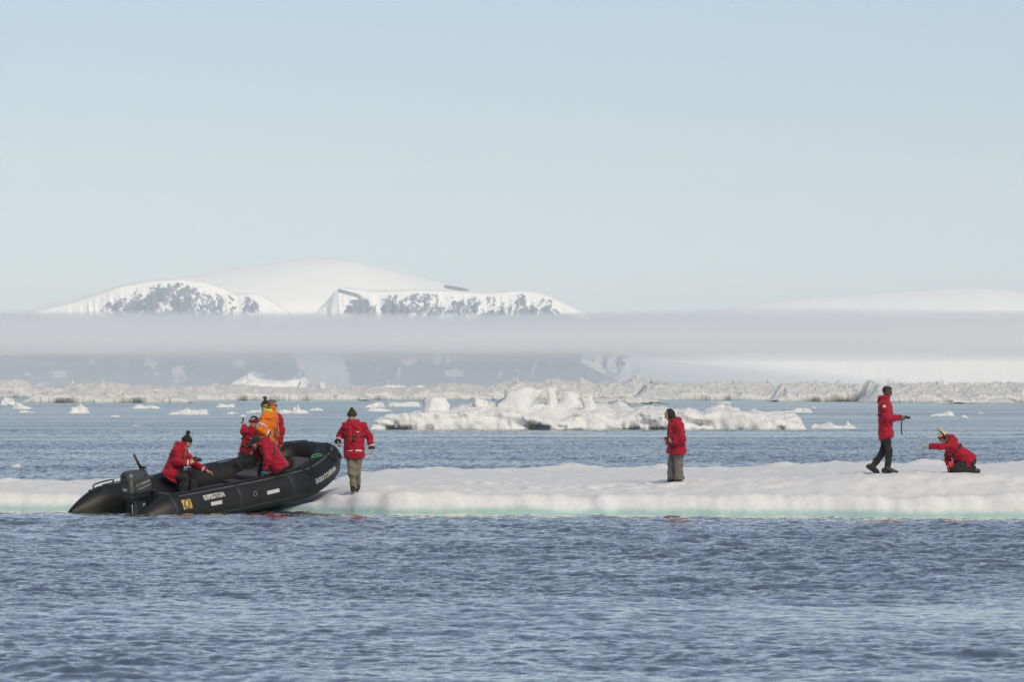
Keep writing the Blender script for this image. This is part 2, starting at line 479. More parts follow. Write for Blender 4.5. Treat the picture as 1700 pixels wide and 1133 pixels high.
# ------------------------------------------------------------------ drifting ice
def ice_mass(name, xs_px, dist, depth, profile, water_y, front_h, mat, seed, res=0.08, rough=0.12, cave=0.25, feat=1.0, taper=0.4, nrow=60):
    """a floe with a real plan: profile = [(photo x, photo row of the crest)], seen from the side"""
    x0, x1 = xs_px
    sc = dist / FPX
    n = max(12, int((x1 - x0) * sc / res))
    qx = np.linspace(x0, x1, n)
    crest = np.maximum((water_y - interp(qx, profile)) * sc, 0.02)
    X = (qx - 850) * sc
    v = np.linspace(0, 1, nrow) ** 1.35
    XX, VV = np.meshgrid(X, v, indexing='ij')
    CC = np.repeat(crest[:, None], nrow, 1)
    wob = taper * (0.9 * fbm(v * depth * 0.5 / taper, 0 * v, seed, 3, seed + 31) - 0.15)[None, :] * (v[None, :] > 0)
    ends = np.minimum(sstep(0, taper, (qx - x0)[:, None] * sc + np.minimum(wob, 0)), sstep(0, taper, (x1 - qx)[:, None] * sc + np.minimum(-wob, 0)))
    ends[0] = 0; ends[-1] = 0
    FH = np.minimum(CC, front_h * (1 + 0.35 * fbm(XX * 0.7 * feat, 0 * XX, seed, 3, seed)))
    d = VV * depth
    face = FH * (1 - (1 - np.clip(d / 0.45, 0, 1)) ** 2.2)
    back = (CC - FH) * sstep(0.4, depth * 0.62, d + 0.3 * fbm(XX * feat, VV * 4, seed, 3, seed + 3))
    Z = (face + back)
    Z = Z * (1 - sstep(depth * 0.8, depth, d) * 1.2)
    on = sstep(0.0, 0.4, d)
    cl1, cl2, cv, gx, gy = cells(XX * 0.9 * feat, d * 0.7 * feat + 0.3 * fbm(XX, d, 0, 2, seed), seed + 5)
    k1, k2, kv, hx, hy = cells(XX * 2.3 * feat, d * 1.9 * feat + 0.3 * fbm(XX * 2, d * 2, 0, 2, seed + 1), seed + 6)
    Z += on * rough * (0.45 * fbm(XX * 1.3 * feat, d * 1.1 * feat, 0, 5, seed + 7) + 1.1 * (cv - 0.5) + 2.4 * gx * (cv - 0.45) - 1.2 * gy * (cv - 0.5) + 0.55 * (kv - 0.5) + 1.3 * hx * (kv - 0.5))
    Z = np.where(VV <= 0, -0.3, Z)
    Z *= ends
    Z[:, -1] = -0.4
    # ragged front with undercuts at the waterline
    bite = np.clip(fbm(XX * 0.8 * feat, Z * 2.5, seed + 0.5, 4, seed + 11), -1, 1)
    low = np.exp(-np.clip(Z, 0, 9) / (front_h * 0.45)) * sstep(0.9, 0.0, d - 0.2)
    Y = dist + d * (0.4 + 0.6 * ends) + 0.5 * fbm(XX * 0.35 * feat, 0 * XX, seed + 2, 3, seed + 13) + cave * np.clip(bite, 0, 1) * low * 2.2
    Y += 0.12 * fbm(XX * 2.0, Z * 3.0, seed, 3, seed + 17)
    V = np.stack([XX, Y, Z], -1).reshape(-1, 3)
    return mesh_obj(name, V, grid_faces(*XX.shape)[:, ::-1], mat)

def ice_block(name, c, size, seed, mat, parent=None, rot=0.0, lean=0.0, npt=14, sub=3, amp=0.09):
    """angular upended block: convex hull of jittered points, worn by noise"""
    r = random.Random(seed)
    bm = bmesh.new()
    for i in range(npt):
        a = 2 * math.pi * i / npt + r.uniform(-.3, .3)
        h = r.choice((-0.5, -0.5, 0.1, 0.45, 0.5)) + r.uniform(-.08, .08)
        k = r.uniform(0.35, 0.55) * (0.75 if h > 0.2 else 1.0)
        bm.verts.new((math.cos(a) * k, math.sin(a) * k, h))
    res = bmesh.ops.convex_hull(bm, input=bm.verts)
    bmesh.ops.delete(bm, geom=[e for e in res['geom_interior'] if isinstance(e, bmesh.types.BMVert)], context='VERTS')
    bmesh.ops.triangulate(bm, faces=bm.faces)
    bmesh.ops.subdivide_edges(bm, edges=bm.edges, cuts=sub, use_grid_fill=True)
    bmesh.ops.triangulate(bm, faces=bm.faces)
    P = np.array([v.co[:] for v in bm.verts])
    F = np.array([[v.index for v in f.verts] for f in bm.faces]) if bm.verts.index_update() is None else None
    bm.free()
    nrm = P / (np.linalg.norm(P, axis=1, keepdims=True) + 1e-6)
    P = P + nrm * (amp * fbm(P[:, 0] * 4, P[:, 1] * 4, P[:, 2] * 4 + seed, 4, seed))[:, None]
    P = P * np.array(size)
    Mx = Matrix.Translation(Vector(c)) @ Matrix.Rotation(rot, 4, 'Z') @ Matrix.Rotation(lean, 4, 'Y')
    P = P @ np.array(Mx.to_3x3()).T + np.array(Mx.translation)
    return mesh_obj(name, P, F, mat, parent, smooth=False)

# middle floe
MIDP = [(612, 709), (618, 703), (640, 694), (690, 689), (705, 684), (745, 683), (765, 675), (800, 669), (812, 668), (832, 674), (850, 668), (905, 668), (930, 670), (960, 674), (1000, 673), (1018, 676), (1030, 671), (1042, 676), (1055, 682), (1064, 677), (1085, 676), (1105, 679), (1125, 686), (1150, 682), (1170, 686), (1185, 679), (1198, 674), (1215, 674), (1223, 682), (1248, 688), (1256, 683), (1300, 690), (1325, 693), (1334, 702), (1340, 708)]
mid = empty('ice_floe', (px(975, 715, 342).x, 344, 0))
tag(mid, 'wide rough ice floe with upright blocks, in the open water behind the people', 'ice floe')
def into(o, par):
    o.parent = par
    o.matrix_parent_inverse = Matrix.Translation(-par.location)
    return o
into(ice_mass('floe_body', (610, 1342), 342, 9.0, MIDP, 715.5, 0.95, M_BERG, 101, res=0.055, rough=0.11, cave=0.85, feat=0.9, nrow=84), mid)
for i, (bx, top, base, w, dp, rot, lean, sd_) in enumerate([(722, 661, 700, 50, 1.2, 0.3, -0.10, 5), (868, 650, 690, 84, 2.2, 0.2, 0.05, 21), (917, 646, 685, 22, 0.8, 0.5, 0.08, 9), (944, 655, 685, 34, 0.9, -0.2, 0.25, 12), (980, 660, 690, 26, 0.8, 0.2, -0.3, 15), (797, 665, 690, 40, 1.2, 0.9, 0.15, 18)]):
    d_ = 345.5 + 0.5 * i % 2
    s_ = d_ / FPX
    c = px(bx, (top + base) / 2, d_)
    into(ice_block('ice_block', c, (w * s_ * 1.15, dp, (base - top) * s_ * 1.1), sd_, M_BERG, None, rot, lean), mid)
o = ice_mass('ice_floe', (1338, 1428), 349, 2.6, [(1338, 709), (1350, 703), (1362, 705), (1378, 700), (1392, 706), (1402, 706), (1409, 697), (1413, 703), (1428, 711)], 711.5, 0.2, M_BERG, 131, res=0.05, rough=0.05, cave=0.1, nrow=30)
tag(o, 'thin snow lumped floe trailing off the right end of the wide rough floe', 'ice floe')

# small floes: (x0, x1, crest rows, waterline row)
SMALL = [
 ((110, 150), [(112, 686), (118, 676), (124, 677), (132, 671), (138, 675), (146, 678), (149, 685)], 687.5, 'small knobbly white floe left of the seated person in open water'),
 ((218, 268), [(218, 677), (228, 672), (240, 675), (252, 673), (268, 678)], 679.5, 'low flat floe near the pack ice, above the outboard motor'),
 ((275, 350), [(275, 688), (300, 682), (310, 678), (316, 682), (330, 681), (342, 679), (347, 687)], 689.5, 'long white floe with a jagged top behind the seated person in the boat'),
 ((180, 202), [(180, 692), (188, 690), (200, 691)], 693.5, 'tiny flat floe left of the long jagged floe'),
 ((216, 238), [(216, 708), (228, 707), (238, 708)], 709.0, 'sliver of ice awash in open water above the outboard motor'),
 ((20, 55), [(20, 675), (27, 668), (32, 671), (52, 678)], 680.5, 'small peaked floe near the left edge before the pack ice'),
 ((0, 28), [(0, 665), (8, 660), (20, 663), (28, 672)], 673.5, 'grey lump of ice at the left edge of the pack'),
 ((26, 58), [(26, 684), (40, 682), (58, 685)], 686.5, 'flat strip of ice floating near the left edge'),
 ((356, 392), [(356, 674), (366, 670), (376, 673), (388, 671), (392, 676)], 677.5, 'low floe with two lumps left of the men standing in the boat'),
 ((394, 412), [(394, 692), (402, 688), (411, 692)], 693.0, 'tiny white growler just left of the red and black hat'),
 ((372, 398), [(372, 685), (385, 685), (398, 687)], 688.5, 'flat dirty sliver of ice left of the boat group'),
 ((406, 434), [(406, 685), (420, 681), (428, 681), (432, 672), (434, 681)], 687.0, 'low floe half hidden behind the man in orange'),
 ((458, 516), [(458, 683), (470, 681), (484, 682), (488, 675), (491, 679), (494, 672), (498, 680), (506, 682), (516, 686)], 687.5, 'low floe with two pointed pinnacles right of the man in orange'),
 ((512, 538), [(512, 681), (526, 677), (538, 681)], 683.0, 'small flat floe right of the two pinnacled floe'),
 ((603, 640), [(603, 676), (616, 671), (630, 668), (648, 671)], 677.5, 'low floe above the walking man, left one behind the wide floe'),
 ((608, 652), [(608, 684), (617, 675), (624, 678), (640, 679), (652, 683)], 684.5, 'small floe beside the left end of the wide rough floe'),
 ((636, 702), [(636, 673), (644, 668), (665, 669), (690, 667), (702, 672)], 676.0, 'longer flat floe behind the left end of the wide rough floe'),
 ((1186, 1216), [(1186, 670), (1205, 667), (1216, 670)], 671.5, 'thin strip of ice floating before the pack, right of the standing woman'),
 ((1275, 1355), [(1275, 684), (1300, 684), (1318, 681), (1325, 678), (1345, 679), (1355, 685)], 686.5, 'flat floe with a raised right end behind the wide rough floe'),
 ((1346, 1356), [(1346, 678), (1350, 675), (1356, 678)], 679.0, 'tiny lump of ice off the raised end of the flat floe'),
 ((1542, 1588), [(1542, 690), (1558, 687), (1562, 688), (1577, 683), (1585, 687)], 692.0, 'small wedge shaped floe above the kneeling person'),
 ((1592, 1608), [(1592, 693), (1600, 689), (1608, 693)], 694.5, 'little cone of ice right of the wedge shaped floe'),
 ((1622, 1634), [(1622, 687), (1630, 685), (1634, 687)], 688.0, 'speck of ice far right in the open water'),
 ((12, 36), [(12, 775), (18, 773), (23, 771), (33, 771), (36, 775)], 777.0, 'small growler floating close behind the floe at far left'),
 ((96, 108), [(96, 762), (102, 761), (107, 763)], 764.0, 'tiny bit of ice bobbing behind the floe left of the motor'),
]
for i, (xr, prof, wy, lab) in enumerate(SMALL):
    dist = FPX * CAMZ / (wy - HORIZON)
    w = (xr[1] - xr[0]) * dist / FPX
    res = max(0.03, dist / FPX * 0.9)
    o = ice_mass('small_floe', xr, dist, max(0.5, w * 0.5), prof, wy, 0.10 * dist / 300, M_BERG, 200 + 7 * i, res=res, rough=0.03 * dist / 400, cave=0.1, feat=1.4, taper=w * 0.12, nrow=22)
    tag(o, lab, 'ice floe', 'small floes drifting on the open water')

# far pack ice: separate pressured floes, near to far
def pack(xr, wy, prof, seed, lab, depth=60, fh=1.0, rough=0.36, cave=0.8):
    dist = FPX * CAMZ / (wy - HORIZON)
    o = ice_mass('pack_ice_ridge', xr, dist, depth, prof, wy, fh, M_PACK, seed, res=dist / FPX * 0.9, rough=rough, cave=cave, feat=0.35, taper=4.0, nrow=90)
    tag(o, lab, 'pack ice', 'hummocked pack ice along the horizon')
pack((-420, 2150), 658.6, [(-420, 648)] + [(x, 645.5 + 2.2 * math.sin(x * 0.031) + 1.6 * math.sin(x * 0.083 + 1)) for x in range(-400, 2140, 16)] + [(2150, 648)], 391, 'low continuous back belt of pack ice along the horizon', 90, 1.2, 0.5)
pack((-330, 60), 660.0, [(-330, 640), (0, 634), (20, 632), (40, 634), (60, 640)], 301, 'dark footed hummock of pack ice at the far left edge', 30, 1.6, 0.4)
pack((18, 330), 669.5, [(18, 660), (45, 650), (80, 643), (112, 640), (118, 636), (124, 640), (150, 639), (185, 643), (210, 645), (250, 645), (300, 648), (330, 655)], 311, 'long pale ridge of pack ice with a small spire, left of the boat')
pack((190, 620), 666.0, [(190, 660), (215, 645), (300, 643), (360, 641), (390, 644), (420, 645), (480, 647), (560, 648), (620, 655)], 321, 'flat topped pack ice behind the men in the boat', 70)
pack((500, 830), 664.5, [(500, 660), (560, 650), (605, 645), (640, 646), (700, 645), (740, 638), (770, 639), (800, 643), (830, 650)], 331, 'green tinged pack ice ridge behind the walking man', 60)
pack((760, 1130), 664.0, [(760, 655), (800, 644), (850, 636), (858, 631), (864, 635), (900, 637), (918, 629), (940, 634), (960, 633), (968, 629), (985, 638), (1010, 637), (1040, 635), (1056, 629), (1075, 636), (1100, 638), (1130, 650)], 341, 'jagged pack ice ridge above the wide rough floe', 60)
pack((925, 1122), 671.5, [(925, 664), (960, 662), (1000, 663), (1040, 664), (1070, 661), (1090, 660), (1105, 667), (1122, 671)], 346, 'low near strip of pack ice right behind the wide rough floe', 14, 0.6, 0.2)
pack((1040, 1330), 665.0, [(1040, 655), (1080, 638), (1120, 637), (1180, 639), (1230, 635), (1245, 634), (1275, 637), (1300, 641), (1330, 650)], 351, 'pale pack ice ridge right of the standing woman', 60)
pack((1272, 1480), 667.5, [(1272, 660), (1300, 640), (1330, 638), (1345, 636), (1390, 637), (1400, 642), (1410, 637), (1425, 640), (1450, 642), (1480, 652)], 361, 'pack ice with a dark hollow left of the walking man with camera', 40, 1.4)
pack((1430, 2050), 669.0, [(1430, 660), (1455, 640), (1475, 634), (1490, 642), (1510, 641), (1535, 639), (1560, 642), (1585, 638), (1600, 641), (1640, 640), (1690, 638), (1720, 636), (1800, 640), (1950, 637), (2050, 650)], 371, 'crumpled pack ice ridge filling the right edge')
pack((1535, 1705), 671.0, [(1535, 665), (1560, 663), (1600, 664), (1650, 662), (1680, 660), (1695, 664), (1705, 668)], 381, 'low flat pack floe with a dark undercut edge at right', 12, 0.55, 0.15)
# single upended blocks that stand out against the sky line
BLK = [(118, 632, 650, 11, 'pointed spire of ice on the pack left of the boat'), (502, 633, 653, 22, 'blue grey ice block just right of the white iceberg'), (535, 636, 653, 20, 'dark grey cube of ice on the pack right of the iceberg'),
       (857, 629, 646, 12, 'thin upended slab of ice on the pack'), (1057, 626, 642, 12, 'round topped ice pillar on the pack above the wide floe'), (1082, 633, 643, 10, 'small ice knob right of the round topped pillar'),
       (1278, 631, 642, 10, 'leaning ice knob on the pack skyline right of the woman'), (1347, 630, 643, 9, 'square ice pillar on the pack skyline'), (1408, 636, 647, 10, 'rounded ice stub left of the walking man with camera'),
       (1478, 633, 648, 14, 'tilted ice slab right behind the walking man\'s head'), (1531, 637, 648, 12, 'pointed ice peak right of the walking man'), (1583, 636, 648, 18, 'broad ice hump on the skyline above the kneeling person')]
for i, (bx, top, base, w, lab) in enumerate(BLK):
    d_ = (905, 1030, 1032)[i] if i < 3 else 1130 + 8 * (i % 4)
    s_ = d_ / FPX
    c = px(bx, (top + base + 22) / 2, d_)
    o = ice_block('ice_block', c, (w * s_ * 1.25, w * s_, (base + 22 - top) * s_), 40 + i * 3, M_PACK, None, 0.7 * i, 0.15 * math.sin(i * 2.3), amp=0.08)
    tag(o, lab, 'ice block', 'upended ice blocks on the pack')

# icebergs beyond the pack
def berg(xr, prof, dist, base_y, seed, lab):
    s_ = dist / FPX
    o = ice_mass('iceberg', xr, dist, 260, prof, base_y, 6.0, M_ICEB, seed, res=s_ * 1.0, rough=1.6, cave=0.6, feat=0.05, taper=6, nrow=60)
    tag(o, lab, 'iceberg')
berg((372, 508), [(372, 642), (382, 632), (402, 622), (414, 629), (424, 633), (445, 632), (465, 636), (480, 633), (492, 630), (500, 634), (508, 645)], 5200, 645.0, 401, 'bright white domed iceberg beyond the pack ice left of centre')
berg((628, 710), [(628, 646), (645, 642), (660, 645), (680, 645), (694, 643), (706, 645)], 5600, 645.0, 411, 'thin bright iceberg line beyond the pack behind the walking man')
berg((1496, 1560), [(1496, 644), (1508, 642), (1540, 641), (1545, 638), (1550, 641), (1560, 644)], 5400, 645.0, 421, 'small bright iceberg peak beyond the pack at right')
# ------------------------------------------------------------------ mountains, fog bank, haze
def mountain_mat():
    m, nt, bs = nmat('mountain_snow_rock')
    at = node(nt, 'ShaderNodeAttribute', attribute_name='rock')
    geo = node(nt, 'ShaderNodeNewGeometry')
    nz = node(nt, 'ShaderNodeTexNoise', i_Scale=0.05, i_Detail=5.0, i_Roughness=0.7)
    nt.links.new(geo.outputs['Position'], nz.inputs['Vector'])
    ad = node(nt, 'ShaderNodeMath', operation='MULTIPLY_ADD')
    nt.links.new(nz.outputs['Fac'], ad.inputs[0]); ad.inputs[1].default_value = 0.5
    nt.links.new(at.outputs['Fac'], ad.inputs[2])
    rp = node(nt, 'ShaderNodeMapRange', interpolation_type='SMOOTHSTEP')
    rp.inputs['From Min'].default_value = 0.62; rp.inputs['From Max'].default_value = 0.88
    nt.links.new(ad.outputs[0], rp.inputs['Value'])
    mx = node(nt, 'ShaderNodeMix', data_type='RGBA')
    mx.inputs[6].default_value = (0.96, 0.945, 0.92, 1)
    mx.inputs[7].default_value = (0.25, 0.27, 0.325, 1)  # rock lightened and blued: part of the distance haze is in this colour
    nt.links.new(rp.outputs[0], mx.inputs[0])
    nt.links.new(mx.outputs[2], bs.inputs['Base Color'])
    bs.inputs['Roughness'].default_value = 0.9
    bs.inputs['Specular IOR Level'].default_value = 0.1
    return m
M_MTN = mountain_mat()

def terrain(name, x0, x1, nx, crest, cliff, d0, d1, d2, d3, rockfn, seed, lab, cliffrough=1.0):
    """coast at d0, cliff top at d1, summit dome at d2, falling off to d3; crest/cliff in photo rows"""
    q = np.linspace(x0, x1, nx)
    v = np.concatenate([np.linspace(0, 1, 110), 1 + np.linspace(0, 1, 60)[1:], 2 + np.linspace(0, 1, 10)[1:]])
    Q, Vv = np.meshgrid(q, v, indexing='ij')
    def soft(vals, w):
        kx = np.arange(-4 * w, 4 * w + 1); kw = np.exp(-(kx / w) ** 2 / 2.0); kw /= kw.sum()
        return np.convolve(np.pad(vals, 4 * w, mode='edge'), kw, mode='valid')
    zc = np.maximum((HORIZON - soft(interp(q, cliff), 2)) * d1 / FPX, 0)[:, None]
    zs = np.maximum((HORIZON - soft(interp(q, crest), 9)) * d2 / FPX, 0)[:, None] + CAMZ
    f = np.clip(Vv, 0, 1); g = np.clip(Vv - 1, 0, 1); h = np.clip(Vv - 2, 0, 1)
    Y = d0 + (d1 - d0) * f + (d2 - d1) * g + (d3 - d2) * h
    gul = ridged(Q * 0.055 + 0.5 * f, f * 1.1, 0.0, 4, seed) * 0.5 + fbm(Q * 0.14, f * 3, 1.0, 4, seed + 3) * 0.3
    fall = f ** 1.25
    Z = zc * fall + cliffrough * 10 * gul * np.sin(np.pi * np.clip(f, 0, 1)) ** 0.8
    Z = Z + (zs - zc) * np.where(g > 0, np.sin(g * np.pi / 2) ** 0.9, 0)
    Z = Z - h * (zs + 5)
    Y = Y - cliffrough * 60 * gul * np.sin(np.pi * f)
    X = (Q - 850) / FPX * Y
    row = HORIZON - (Z - CAMZ) / Y * FPX
    rock = rockfn(Q, row, f, g, gul)
    V = np.stack([X, Y, Z], -1).reshape(-1, 3)
    o = mesh_obj(name, V, grid_faces(*X.shape)[:, ::-1], M_MTN)
    a = o.data.attributes.new('rock', 'FLOAT', 'POINT')
    a.data.foreach_set('value', rock.astype(np.float32).ravel())
    tag(o, lab, 'mountain', kind='structure')
    return o

CREST = [(-260, 640), (-120, 590), (0, 530), (45, 514), (100, 500), (170, 482), (230, 470), (280, 464), (330, 456), (400, 444), (470, 435), (520, 430), (545, 429), (580, 432), (640, 448), (720, 466), (748, 474), (790, 484), (870, 500), (940, 520), (1030, 570), (1100, 640)]
def rock_dome(Q, row, f, g, gul=0):
    band = sstep(4, 2, np.abs(row - interp(Q, [(735, 473), (750, 476), (778, 480)]) - 2)) * sstep(732, 742, Q) * sstep(782, 775, Q)
    return 0.9 * band * (g > 0.02)
terrain('snowy_mountain', -260, 1100, 500, CREST, [(x, y + (560 - y) * 0.55 if y < 560 else y) for x, y in CREST], 12750, 13050, 13450, 15500, rock_dome, 5, 'smooth snow dome of the high mountain above the cliffs', 0.25)
CL_L = [(20, 640), (60, 516), (120, 502), (170, 486), (200, 475), (250, 466), (300, 463), (340, 468), (370, 477), (392, 490), (412, 486), (432, 489), (452, 500), (470, 512), (500, 530), (530, 640)]
CL_R = [(480, 640), (520, 520), (545, 500), (554, 484), (562, 476), (585, 479), (620, 483), (700, 481), (745, 482), (785, 485), (815, 486), (840, 483), (870, 482), (905, 488), (940, 505), (970, 520), (1030, 565), (1100, 640)]
def mk_rock(prof, face_pts, seed, rim=False):
    def fn(Q, row, f, g, gul=0):
        dep = row - interp(Q, prof)
        Qw = Q + 9 * fbm(Q * 0.035, row * 0.07, 2, 3, seed + 8) + 0.25 * dep
        streak = 0.42 * fbm(Qw * 0.075, row * 0.045, 0, 4, seed, 0.7) + 0.28 * fbm(Qw * 0.26, row * 0.085, 0, 3, seed + 3, 0.7) + 0.22 * fbm(Q * 0.30, row * 0.34, 0, 3, seed + 5, 0.65)
        face = interp(Q, face_pts)
        r = face * (0.37 + 0.32 * sstep(3, 32, dep)) + (0.66 * streak + 0.12 * (gul - 0.33)) * (face > 0.02)
        r = r * sstep(2, 9, dep)
        if rim:
            r = np.maximum(r, 0.9 * sstep(5, 2, np.abs(dep - 7 - 3 * (Q - 566) / 20)) * sstep(557, 564, Q) * sstep(604, 590, Q))
        return np.where(g > 0.0, 0.0, r)
    return fn
terrain('snowy_mountain', 20, 530, 520, CL_L, CL_L, 12150, 12500, 12900, 13600, mk_rock(CL_L, [(140, 0), (190, .7), (215, 1), (355, 1), (385, .8), (398, .2), (410, .9), (428, .8), (440, 0)], 11), 15, 'left rock cliff of the mountain, snow capped and streaked', 0.4)
terrain('snowy_mountain', 480, 1100, 620, CL_R, CL_R, 12100, 12450, 12800, 13500, mk_rock(CL_R, [(560, 0), (578, .9), (600, 1), (780, 1), (805, .75), (825, .9), (960, 1.0), (975, .6), (1100, .6)], 31, True), 25, 'right rock cliff of the mountain with snow streaks fanning down', 0.4)
LOWC = [(-300, 600), (0, 590), (300, 585), (700, 585), (930, 590), (985, 612), (1020, 632), (1040, 640)]
def rock_low(Q, row, f, g, gul=0):
    sn = fbm(Q * 0.028, row * 0.05, 0, 4, 15)
    patch = sstep(20, 10, np.hypot(Q - 296, (row - 620) * 1.5) + 9 * fbm(Q * 0.1, row * 0.15, 0, 3, 17)) + 0.8 * sstep(0.68, 0.85, sn) + 0.7 * sstep(0.66, 0.9, fbm(Q * 0.2 + row * 0.06, row * 0.05, 0, 2, 19) - 0.02)
    w = 6 * fbm(Q * 0.02, row * 0.1, 0, 3, 18)
    tongue = sstep(494, 503, Q - (row - 610) * 0.5 + w) * sstep(576, 568, Q - (row - 610) * 0.35 + w)
    return 1.0 * (1 - np.clip(patch + tongue, 0, 1))
terrain('coast_slope', -300, 1040, 700, LOWC, LOWC, 11650, 11950, 12300, 12700, rock_low, 35, 'dark lower coast under the fog with snow patches and a white glacier tongue', 0.12)
def rock2(Q, row, f, g, gul=0):
    return 0.0 * Q
CREST2 = [(880, 640), (1000, 580), (1100, 540), (1180, 517), (1300, 498), (1450, 489), (1560, 480), (1620, 477), (1660, 480), (1700, 487), (1850, 500), (2100, 520), (2500, 560)]
terrain('snow_dome', 880, 2500, 500, CREST2, [(a, b + (640 - b) * 0.35) for a, b in CREST2], 13200, 13700, 14150, 16500, rock2, 9, 'low smooth snow dome on the right above the fog', 0.04)

def fog_bank():
    """long flat stratus sheets lying in front of the mountains"""
    m = bpy.data.materials.new('fog')
    m.use_nodes = True
    nt = m.node_tree
    nt.nodes.remove(nt.nodes['Principled BSDF'])
    pv = node(nt, 'ShaderNodeVolumePrincipled')
    pv.inputs['Color'].default_value = (0.975, 0.972, 1.0, 1)
    pv.inputs['Density'].default_value = 0.00062
    pv.inputs['Anisotropy'].default_value = -0.16
    nt.links.new(pv.outputs[0], nt.nodes['Material Output'].inputs['Volume'])
    n = 130; kseg = 26
    LAY = [(10500, 900, 137, 46, -5600, 5600, 3), (10900, 800, 141, 60, -5600, 5600, 13), (9700, 600, 122, 52, -5600, 5600, 23), (10100, 800, 130, 36, -5600, 1500, 33),
           (9300, 500, 96, 40, -5600, 5600, 43), (11000, 700, 150, 70, 100, 5600, 53), (9900, 700, 112, 33, -5600, 700, 63), (10600, 900, 146, 66, -5600, -350, 73), (10300, 850, 133, 74, -5600, 5600, 83), (10800, 800, 143, 88, -5600, 5600, 93), (9500, 500, 104, 58, -900, 5600, 97), (10400, 600, 92, 44, 500, 5600, 99)]
    for k, (yc, hd, tz, bz, xa, xb, sd_) in enumerate(LAY):
        xs = np.linspace(xa, xb, n)
        a = np.linspace(0, 2 * np.pi, kseg, endpoint=False)
        XX, A = np.meshgrid(xs, a, indexing='ij')
        e = np.minimum(sstep(0, 900, XX - xa), sstep(0, 900, xb - XX)) * 0.97 + 0.03
        topz = tz + 8 * fbm(XX * 0.0018, 0 * XX, 0, 3, sd_)
        botz = bz + 6 * fbm(XX * 0.0014, 0 * XX, 5, 3, sd_ + 1)
        c, s_ = np.cos(A), np.sin(A)
        Z = (topz + botz) / 2 + (topz - botz) / 2 * e * np.where(s_ > 0, np.abs(s_) ** 1.7, -np.abs(s_) ** 2.0)
        Y = yc + hd * e * c * np.abs(c) ** 0.4 + 80 * fbm(XX * 0.002, A * 0, 1, 3, sd_ + 2)
        V = np.stack([XX, Y, Z], -1).reshape(-1, 3)
        F = grid_faces(n, kseg, wrap=True)
        caps = [tuple(range(kseg)), tuple(range((n - 1) * kseg, n * kseg))[::-1]]
        o = mesh_obj('fog_bank', [tuple(v) for v in V], [tuple(f) for f in F] + caps, m, smooth=False)
        tag(o, 'long flat lilac grey fog bank across the foot of the mountains', 'fog', 'fog bank sheets', kind='stuff')
fog_bank()

def low_mist():
    m = bpy.data.materials.new('mist')
    m.use_nodes = True
    nt = m.node_tree
    nt.nodes.remove(nt.nodes['Principled BSDF'])
    pv = node(nt, 'ShaderNodeVolumePrincipled')
    pv.inputs['Color'].default_value = (0.88, 0.93, 1.0, 1)
    pv.inputs['Density'].default_value = 0.00036
    pv.inputs['Anisotropy'].default_value = -0.30
    nt.links.new(pv.outputs[0], nt.nodes['Material Output'].inputs['Volume'])
    n, kseg = 60, 16
    for yc, hd, tz, sd_ in ((9800, 1100, 62, 5), (10300, 1000, 84, 8)):
        xa, xb = -5600, 900
        xs = np.linspace(xa, xb, n)
        A = np.linspace(0, np.pi, kseg)
        XX, AA = np.meshgrid(xs, A, indexing='ij')
        Z = 1.0 + (tz + 8 * fbm(XX * 0.001, 0 * XX, 1, 3, sd_)) * np.sin(AA) ** 1.3 * sstep(0, 900, xb - XX)
        Y = yc + hd * np.cos(AA) * (0.03 + 0.97 * sstep(0, 900, xb - XX))
        V = np.stack([XX, Y, Z], -1).reshape(-1, 3)
        F = grid_faces(n, kseg, wrap=True)
        caps = [tuple(range(kseg)), tuple(range((n - 1) * kseg, n * kseg))[::-1]]
        o = mesh_obj('mist_bank', [tuple(v) for v in V], [tuple(q) for q in F] + caps, m, smooth=False)
        tag(o, 'thin bluish mist lying on the water before the coast', 'mist', 'low mist sheets', kind='stuff')
low_mist()

def haze_box():
    m = bpy.data.materials.new('haze')
    m.use_nodes = True
    nt = m.node_tree
    nt.nodes.remove(nt.nodes['Principled BSDF'])
    pv = node(nt, 'ShaderNodeVolumePrincipled')
    pv.inputs['Color'].default_value = (0.76, 0.88, 1.0, 1)
    pv.inputs['Density'].default_value = 3.6e-5
    pv.inputs['Anisotropy'].default_value = -0.38
    nt.links.new(pv.outputs[0], nt.nodes['Material Output'].inputs['Volume'])
    x, y0, y1, z0, z1 = 25500, -25500, 25500, -9.0, 400
    V = [(-x, y0, z0), (x, y0, z0), (x, y1, z0), (-x, y1, z0), (-x, y0, z1), (x, y0, z1), (x, y1, z1), (-x, y1, z1)]
    F = [(0, 3, 2, 1), (4, 5, 6, 7), (0, 1, 5, 4), (1, 2, 6, 5), (2, 3, 7, 6), (3, 0, 4, 7)]
    o = mesh_obj('haze', V, F, m, smooth=False)
    tag(o, 'thin blue haze in the distance', 'haze', kind='stuff')
haze_box()
